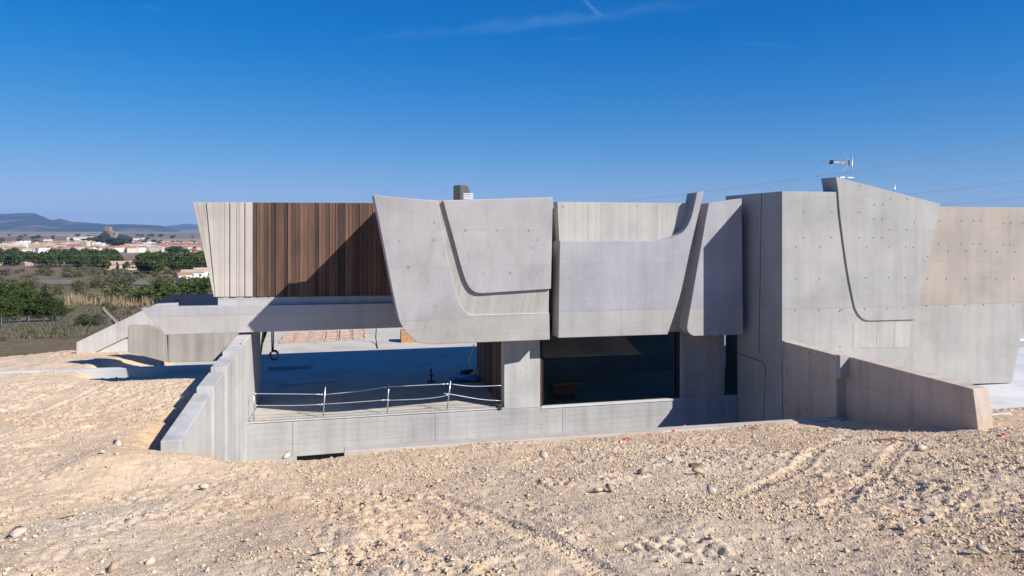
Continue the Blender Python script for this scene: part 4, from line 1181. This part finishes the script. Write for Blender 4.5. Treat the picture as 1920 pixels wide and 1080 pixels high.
# ------------------------------------------------------------------ villas, town, castle
WALLC = [plain('render_%s' % n_, c, 0.9, 0, 0.12, 0.2) for n_, c in [('white', (0.72, 0.70, 0.66)), ('cream', (0.55, 0.48, 0.37)), ('ochre', (0.44, 0.33, 0.21)), ('pink', (0.48, 0.36, 0.29)), ('grey', (0.45, 0.44, 0.43)), ('brick', (0.38, 0.17, 0.10))]]
ROOFC = [plain('tiles_%s' % n_, c, 0.9, 0, 0.2, 0.3) for n_, c in [('terracotta', (0.38, 0.20, 0.13)), ('rust', (0.30, 0.16, 0.11)), ('pale', (0.46, 0.33, 0.24)), ('orange', (0.62, 0.21, 0.06))]]
M['win'] = plain('dark_window', (0.04, 0.045, 0.055), 0.3)
def house_mesh(name, w, d, h, rh, flat=False):
    mb = MB()
    if flat:
        mb.box((-w / 2, -d / 2, -4), (w / 2, d / 2, h)); mb.box((-w / 2 + .4, -d / 2 + .4, h), (w / 2 - .4, d / 2 - .4, h + 0.5), 0)
        mb.box((-w * .15, -d * .2, h + .5), (w * .15, d * .2, h + 2.6), 0)
    else:
        mb.box((-w / 2, -d / 2, -4), (w / 2, d / 2, h))
        mb.prism([(-w / 2 - .4, -d / 2 - .4, h + .01), (w / 2 + .4, -d / 2 - .4, h + .01), (w / 2 + .4, 0, h + rh), (-w / 2 - .4, 0, h + rh)], (0, 0, 0.25), 1)
        mb.prism([(-w / 2 - .4, d / 2 + .4, h + .01), (w / 2 + .4, d / 2 + .4, h + .01), (w / 2 + .4, 0.002, h + rh), (-w / 2 - .4, 0.002, h + rh)], (0, 0, 0.25), 1)
        mb.prism([(-w / 2, -d / 2, h), (-w / 2, d / 2, h), (-w / 2, 0, h + rh)], (w, 0, 0), 0)
    st = max(1, int(h / 3))
    for f in range(st):
        nx_ = max(2, int(w / 3.5))
        for k in range(nx_):
            x = -w / 2 + (k + 0.5) * w / nx_
            mb.box((x - 0.6, -d / 2 - 0.06, 0.9 + f * 3), (x + 0.6, -d / 2 + 0.1, 2.3 + f * 3), 2)
    me_ = bpy.data.meshes.new(name); mb.bm.to_mesh(me_); mb.bm.free(); return me_
HM = [house_mesh('house', 11, 9, 6, 2.2), house_mesh('house', 15, 10, 7, 2.4), house_mesh('house', 9, 9, 5, 1.8), house_mesh('house', 20, 11, 9, 2.5), house_mesh('house', 12, 10, 8, 0, True)]
WN = ['white', 'cream', 'ochre', 'pink', 'grey', 'brick']
def place_house(px, d, me_, wi, ri, label, group, name='town_house', sc=1.0, rz=None, zoff=0.0, cat='house'):
    r = ray(px, 428); x, y = r.x * d, r.y * d
    o = bpy.data.objects.new(name, me_); COL.objects.link(o)
    o.location = (x, y, float(height(x, y)) + zoff); o.scale = (sc,) * 3
    o.rotation_euler.z = (random.uniform(-0.8, 0.8) if rz is None else rz)
    while len(me_.materials) < 3: me_.materials.append(None)
    for s, m_ in enumerate((WALLC[wi], ROOFC[ri], M['win'])):
        o.material_slots[s].link = 'OBJECT'; o.material_slots[s].material = m_
    return tag(o, label, cat, group)
for i in range(299):
    px = random.uniform(-50, 400)
    d = random.uniform(1080, 1900) if px > 180 else random.uniform(1050, 1750)
    if 180 < px < 225 and d > 1450: d -= 350
    wi = random.choices(range(6), [9, 5, 2.5, 3, 2, 1.5])[0]; k = random.choices(range(5), [5, 4, 4, 2, 2])[0]
    place_house(px, d, HM[k], wi, random.choices(range(3), [5, 2, 3])[0],
                ('small %s house with a flat roof in the distant town' if k == 4 else 'small %s house with a tiled roof in the distant town') % WN[wi], 'houses of the distant town', sc=random.uniform(0.5, 0.8))
mb = MB(); rgt = random.Random(9)
for i in range(430):
    px = rgt.uniform(-60, 400); d = rgt.uniform(1050, 2000)
    r = ray(px, 428); x, y = r.x * d, r.y * d; z = float(height(x, y)); w_, e_, h_ = rgt.uniform(4, 8), rgt.uniform(4, 6), rgt.uniform(4, 9); t_ = rgt.uniform(-0.7, 0.7)
    cx_, sx_ = math.cos(t_), math.sin(t_)
    def q_(u, v, zz): return (x + u * cx_ - v * sx_, y + u * sx_ + v * cx_, z + zz)
    mb.prism([q_(-w_, -e_, -3), q_(w_, -e_, -3), q_(w_, -e_, h_), q_(-w_, -e_, h_)], (-sx_ * 2 * e_, cx_ * 2 * e_, 0), rgt.choice([0, 0, 0, 1, 1, 2]))
    mb.prism([q_(-w_ - .3, -e_ - .3, h_ + .02), q_(-w_ - .3, 0, h_ + 2), q_(-w_ - .3, e_ + .3, h_ + .02)], (cx_ * (2 * w_ + .6), sx_ * (2 * w_ + .6), 0), rgt.choice([3, 3, 4]))
tag(mb.build('town_houses', [WALLC[0], WALLC[1], WALLC[3], ROOFC[0], ROOFC[1]]), kind='stuff', label='the many small tiled houses filling the distant town')
AP = [house_mesh('apartment', 26, 14, 19, 0, True), house_mesh('apartment', 18, 14, 24, 0, True), house_mesh('apartment', 40, 14, 15, 2.5)]
apts = [(8, 1250, 0, 1), (22, 1330, 2, 4), (30, 1200, 0, 1), (40, 1260, 1, 0), (48, 1230, 1, 0), (58, 1380, 2, 4), (66, 1220, 0, 2), (84, 1260, 2, 0), (92, 1230, 0, 3), (105, 1320, 2, 2), (116, 1250, 2, 0), (128, 1300, 0, 1), (143, 1240, 2, 4), (152, 1330, 1, 3), (160, 1240, 1, 1), (170, 1300, 1, 2), (185, 1250, 0, 0),
        (300, 1300, 2, 0), (325, 1380, 2, 5), (345, 1400, 2, 5), (362, 1350, 2, 3), (372, 1150, 2, 2), (280, 1350, 0, 0), (250, 1300, 2, 0)]
for px, d, k, wi in apts:
    place_house(px, d, AP[k], wi, 1, '%s apartment block of several floors in the distant town' % WN[wi], 'apartment blocks of the distant town', 'apartment_block', 0.72, random.uniform(-0.5, 0.3), cat='apartment block')
for px, d, w_ in [(90, 2350, 0.6), (140, 2500, 1.1), (165, 2550, 1.2), (180, 2400, 0.8), (255, 2600, 0.6), (270, 2800, 0.5)]:
    place_house(px, d, AP[2], 0, 2, 'long white industrial shed beyond the town', 'sheds beyond the town', 'industrial_shed', w_, 0.1, -10 * w_ * 0.6, cat='shed')
# villas
VM = [house_mesh('villa', 13, 10, 3.2, 1.6), house_mesh('villa', 9, 8, 3.4, 1.5)]
for px, py, k, wi, ri, sc, lb in [(8, 505, 1, 2, 2, .8, 'ochre villa with arches at the left picture edge'), (24, 505, 1, 2, 3, .85, 'tan arched villa just right of the edge one'), (54, 507, 1, 3, 2, .5, 'tiny pink outbuilding before the left wood'),
                                  (100, 500, 0, 1, 3, 1.1, 'villa with bright orange roof inside the left wood'), (222, 511, 0, 3, 2, .9, 'sandy roofed villa in the gap between the woods'), (238, 512, 1, 3, 2, .9, 'second sandy villa right beside it in the gap'),
                                  (362, 526, 0, 0, 2, .6, 'white villa with orange gable next to the concrete house'), (345, 530, 1, 0, 0, .5, 'small white outbuilding left of the white villa'), (380, 525, 1, 0, 2, .7, 'white villa wing half hidden by the concrete house')]:
    g = ground_px(px, py)
    place_house(px, math.hypot(g.x, g.y), VM[k], wi, ri, lb, None, 'villa', sc, 0.15 + 0.3 * (k % 2))
# castle on its rock
dC = 1500.0
def C3(px, py, dd=0.0): return at(px, py, dC + dd)
cs = empty('castle', C3(203, 460), 'old stone castle with square keep on a dark rock above the town', 'castle')
M['stone'] = plain('castle_stone', (0.27, 0.205, 0.145), 0.95, 0, 0.3, 0.08)
M['stonedark'] = plain('castle_dark_stone', (0.06, 0.05, 0.05), 0.95, 0, 0.3, 0.08)  # same stone darkened, shade of the left side put into the colour
fd = Vector((ST, CT, 0))
def cblock(name, x0, x1, y0, y1, dd, depth, m_):
    return MB().prism([C3(x0, y1, dd), C3(x1, y1, dd), C3(x1, y0, dd), C3(x0, y0, dd)], fd * depth).build(name, m_, cs)
cblock('keep', 196.5, 204.5, 425.5, 452, 8, 12, M['stone'])
cblock('keep_side', 192.5, 198, 433, 455, 0, 10, M['stonedark'])
cblock('tower', 204.8, 208.5, 432, 456, -3, 10, M['stone'])
cblock('curtain_wall', 208.6, 216.5, 436, 456, 0, 12, M['stone'])
cblock('lower_wall', 190, 205, 441, 458, -8, 7, M['stonedark'])
for k in range(4): cblock('merlon', 196.7 + k * 2.0, 197.7 + k * 2.0, 424.3, 425.4, 8, 4, M['stone'])
mound = lump('castle_rock', (0, 0, 0), 52, 40, 22, 'hill', 6, None, None); cpos = C3(205, 461, 15); mound.location = (cpos.x, cpos.y, cpos.z + 3)
tag(mound, kind='structure')
for i in range(26):
    px = random.choice([random.uniform(180, 196), random.uniform(217, 240), random.uniform(176, 245)]); py = random.uniform(450, 459)
    p = C3(px, py, random.uniform(-35, -12))
    o = tree('pine_tree', p.x, p.y, random.uniform(8, 12), PINE_FAR[i % 5], 'pine', 'dark pine on the slope below the castle', 'tree', 'pines on the castle rock', 1.4)
    o.location.z = p.z - 6
# tree clumps in and beyond the town
for i in range(70):
    px = random.uniform(-30, 400)
    if i < 30: d = random.uniform(1650, 2000)
    else: d = random.uniform(2100, 3600)
    if i % 9 == 0: px, d = random.uniform(320, 352), random.uniform(900, 960)
    r = ray(px, 428)
    tree('dark_tree', r.x * d, r.y * d, random.uniform(7, 12) * (1.4 if d > 2000 else 1), PINE_FAR[i % 5], 'pine', 'dark tree standing among the far fields and town edge', 'tree', 'trees around the distant town', random.uniform(1.3, 2.6))

# ------------------------------------------------------------------ stones
def rock_variant(seed, npts):
    """angular broken limestone: hull of points thrown on a squashed ball"""
    rg = random.Random(seed * 77 + npts); bm = bmesh.new()
    sx, sy, sz = rg.uniform(0.85, 1.3), rg.uniform(0.65, 1.05), rg.uniform(0.45, 0.8)
    for _ in range(npts):
        v = Vector((rg.gauss(0, 1), rg.gauss(0, 1), rg.gauss(0, 1))).normalized() * rg.uniform(0.75, 1.05)
        bm.verts.new((v.x * sx, v.y * sy, v.z * sz))
    r_ = bmesh.ops.convex_hull(bm, input=bm.verts[:])
    bmesh.ops.delete(bm, geom=[g for g in r_['geom_interior'] if isinstance(g, bmesh.types.BMVert)], context='VERTS')
    bmesh.ops.recalc_face_normals(bm, faces=bm.faces[:])
    bm.verts.index_update()
    V = np.array([v.co[:] for v in bm.verts]); Fc = np.array([[v.index for v in f.verts] for f in bm.faces])
    bm.free(); return V, Fc
def scatter(n, seed):
    """ground points in front of the house and in the left yard"""
    r = np.random.default_rng(seed)
    D = np.sqrt(r.uniform(4.2 ** 2, 34 ** 2, n)); A_ = r.uniform(-0.74, 0.72, n) + TH
    X, Y = np.sin(A_) * D, np.cos(A_) * D
    return X, Y, D, r
def zone_ok(X, Y):
    return ~(((X > XL - 0.75) & (Y > YKERB - 0.25)) | ((X > XR - 0.3) & (Y > 14.6)) | ((X > XL - 0.75) & (X < XL + 0.2) & (Y > 17.6)))
def gravel(n, seed, smin, smax, power, sub, name, dmax):
    X, Y, D, r = scatter(n, seed)
    s = smin * (1 - r.random(n) * (1 - (smin / smax) ** power)) ** (-1 / power)
    dens = sstep(0.42, 0.80, vn(X * 0.55, Y * 0.55, 61) * 0.55 + vn(X * 2.2, Y * 2.2, 62) * 0.45)
    rightness = 0.55 + 0.45 * sstep(-6, 3, X)
    nearw = np.clip(1.35 - D / dmax, 0.12, 1)
    ok = zone_ok(X, Y) & (r.random(n) < (0.20 + 0.80 * dens) * rightness * nearw) & (s * F / D > 1.1)
    X, Y, D, s = X[ok], Y[ok], D[ok], s[ok]; n = len(X)
    Z = height(X, Y) + bumps(X, Y) * (1 - np.exp(-D / 3.0)) + s * 0.12
    vs = [rock_variant(seed * 31 + i, sub) for i in range(12)]
    Vall, Fall, off = [], [], 0
    kk = r.integers(0, len(vs), n); rot = r.uniform(0, 6.283, n); tilt = r.normal(0, 0.5, n)
    for k in range(len(vs)):
        sel = np.where(kk == k)[0]
        if len(sel) == 0: continue
        V, Fc = vs[k]
        c, s_, ct2, st2 = np.cos(rot[sel]), np.sin(rot[sel]), np.cos(tilt[sel]), np.sin(tilt[sel])
        x = V[None, :, 0] * ct2[:, None] + V[None, :, 2] * st2[:, None]; z = -V[None, :, 0] * st2[:, None] + V[None, :, 2] * ct2[:, None]; y = np.broadcast_to(V[None, :, 1], x.shape)
        q = s[sel][:, None] * 0.5
        W = np.stack([(x * c[:, None] - y * s_[:, None]) * q + X[sel][:, None], (x * s_[:, None] + y * c[:, None]) * q + Y[sel][:, None], z * q + Z[sel][:, None]], -1)
        nv = V.shape[0]
        Vall.append(W.reshape(-1, 3)); Fall.append((Fc[None] + (np.arange(len(sel)) * nv)[:, None, None] + off).reshape(-1, 3)); off += len(sel) * nv
    me_ = np_mesh(name, np.concatenate(Vall), np.concatenate(Fall), 3)
    o = link(name, me_, M['gravel']); tag(o, kind='stuff'); return n
ng = gravel(560000, 5, 0.02, 0.12, 2.35, 8, 'gravel', 36)
# larger stones, one object each
RK = []
for i in range(9):
    V, Fc = rock_variant(900 + i, 11); RK.append(np_mesh('rock', V, Fc, 3))
def place_rock(x, y, s, mat, label, group='loose stones on the slope', sink=0.12):
    o = bpy.data.objects.new('rock', RK[random.randrange(9)]); COL.objects.link(o)
    if not o.data.materials: o.data.materials.append(M['rock'])
    o.material_slots[0].link = 'OBJECT'; o.material_slots[0].material = M[mat]
    d = math.hypot(x, y)
    o.location = (x, y, float(height(x, y)) + float(bumps(x, y)) * (1 - math.exp(-d / 3)) + s * sink)
    o.scale = (s / 2, s / 2, s / 2 * random.uniform(0.7, 1.0)); o.rotation_euler = (random.uniform(-.3, .3), random.uniform(-.3, .3), random.uniform(0, 6.28))
    return tag(o, label, 'stone', group)
def near_px(px, py):
    r = ray(px, py); t = 3.0
    while t < 45:
        p = EYE + r * t
        if p.z <= float(height(p.x, p.y)): return p
        t += 0.05
    return EYE + r * 45
marked = [(228, 843, 30, 'rock', 'pale flat boulder at the crest left of the stepped wall'), (192, 856, 14, 'rock', 'small white stone just below the crest boulder'), (537, 858, 22, 'rock', 'white boulder at the foot of the base wall'),
          (822, 908, 30, 'rock', 'largest white boulder in the middle of the slope'), (803, 908, 14, 'rockgrey', 'grey stone touching the largest white boulder'), (772, 938, 24, 'rocktan', 'brown cracked rock left of centre on the slope'),
          (732, 934, 18, 'rock', 'white rock left of the brown cracked rock'), (1118, 926, 26, 'rock', 'white rock beside the round tan boulder'), (1148, 924, 26, 'rocktan', 'round tan boulder on the right of the slope'),
          (1204, 897, 24, 'rocktan', 'rough tan rock casting a shadow near the kerb'), (964, 953, 16, 'rockgrey', 'grey pointed stone at the centre of the slope'), (288, 1052, 26, 'rock', 'smooth cream boulder near the lower left'),
          (385, 923, 22, 'rock', 'rounded cream stone on the left slope'), (210, 1068, 34, 'rocktan', 'large tan boulder cut by the lower edge at left'), (35, 1008, 30, 'rock', 'pale boulder near the left picture edge'),
          (1725, 849, 24, 'rock', 'pale stone in front of the right retaining wall'), (1746, 860, 16, 'rockgrey', 'grey stone right beside the pale one'), (1310, 895, 28, 'rocktan', 'tan rock in the gravel right of centre'),
          (1335, 921, 28, 'rock', 'flat whitish slab in the right gravel'), (1845, 1043, 26, 'rockgrey', 'grey angular rock in the lower right corner'), (1735, 985, 18, 'rockgrey', 'dark grey stone on the right slope'),
          (1690, 995, 16, 'rockgrey', 'flat grey stone left of the dark one'), (685, 1058, 30, 'rocktan', 'tan boulder at the bottom left of centre'), (1020, 858, 26, 'rock', 'pale clod below the kerb'), (1166, 833, 18, 'rock', 'white stone just under the kerb'),
          (604, 1050, 26, 'rock', 'white stone at the bottom beside the tan boulder'), (1290, 858, 16, 'rockgrey', 'grey stone below the right end of the kerb'), (1700, 826, 18, 'rockgrey', 'grey block lying in the shade of the retaining wall')]
for px, py, w_, mt, lb in marked:
    p = near_px(px, py); d = math.hypot(p.x, p.y)
    place_rock(p.x, p.y, w_ * 1.05 * d / F, mt, lb, None, 0.2)
X, Y, D, r_ = scatter(1500, 44)
okm = zone_ok(X, Y); c_ = 0
for x, y, d in zip(X[okm], Y[okm], D[okm]):
    if c_ >= 210: break
    dens = float(vn(x * 0.5, y * 0.5, 61))
    if random.random() > dens * 1.1: continue
    s = random.choice([8, 8, 9, 9, 10, 11, 13]) * min(d, 17) / F
    if s < 0.04: continue
    mt = random.choices(['rock', 'rocktan', 'rockgrey'], [5, 4, 1.6])[0]
    place_rock(x, y, s, mt, {'rock': 'pale limestone lump lying on the gravel', 'rocktan': 'tan limestone lump lying on the gravel', 'rockgrey': 'greyish stone lying on the gravel'}[mt]); c_ += 1
# small litter
for i, (px, py, ln_, ang, mt, lb, cat, nm) in enumerate([(1662, 829, 0.6, 0.1, 'rust', 'short brown plank lying before the retaining wall', 'plank', 'ground_plank'), (1876, 779, 0.8, -0.1, 'conc_plaza', 'grey concrete plank on the ground at the right edge', 'plank', 'concrete_plank'),
                                                     (1302, 888 - 5, 0.2, 0, 'rust', 'small brown chip of wood in the gravel', 'debris', 'wood_chip')]):
    p = near_px(px, py); z = hz(p.x, p.y)
    tag(MB().box((p.x - ln_ / 2, p.y - 0.06, z), (p.x + ln_ / 2, p.y + 0.07, z + 0.05)).build(nm, M[mt], None, 0.005), lb, cat)
mb = MB(); rg = random.Random(3)
for px, py in [(1170, 828), (1178, 826), (1216, 821), (1258, 809), (1262, 811), (1284, 804), (1405, 808), (1882, 820)]:
    p = near_px(px, py); z = hz(p.x, p.y) + 0.03
    q = [p + Vector((rg.uniform(-.05, .05), rg.uniform(-.04, .04), 0)) for _ in range(4)]
    a = rg.uniform(0, 3)
    mb.prism([(p.x - .09 * math.cos(a), p.y - .05, z - .01), (p.x + .07, p.y - .04 * math.cos(a), z), (p.x + .08, p.y + .06, z + .03), (p.x - .04, p.y + .05, z + .02)], (0, 0.01, 0.015))
tag(mb.build('red_plastic_shreds', M['redplastic']), kind='stuff', label='shreds of red plastic in the earth along the kerb')
mb = MB()
tw = near_px(122, 977)
tag(MB().tube([(tw.x - .12, tw.y, hz(tw.x, tw.y) + .015), (tw.x, tw.y + .02, hz(tw.x, tw.y) + .03), (tw.x + .12, tw.y + .06, hz(tw.x, tw.y) + .035)], 0.009, 5).build('twig', M['bark']), 'dark bent twig on the sand at lower left', 'twig')

# ------------------------------------------------------------------ air
hzb = MB().box((-17500, -17500, -75), (17500, 17500, 330)).build('haze', None)
mh = bpy.data.materials.new('pale_air'); mh.use_nodes = True
hn, hl = mh.node_tree.nodes, mh.node_tree.links
hn.clear()
ho = hn.new('ShaderNodeOutputMaterial'); pv = hn.new('ShaderNodeVolumePrincipled')
pv.inputs['Color'].default_value = (0.36, 0.60, 1.0, 1)
pv.inputs['Density'].default_value = 0.000058
hl.new(pv.outputs[0], ho.inputs['Volume'])
hzb.data.materials.append(mh)
tag(hzb, kind='stuff')
print('gravel stones', ng, 'objects', len(bpy.data.objects))
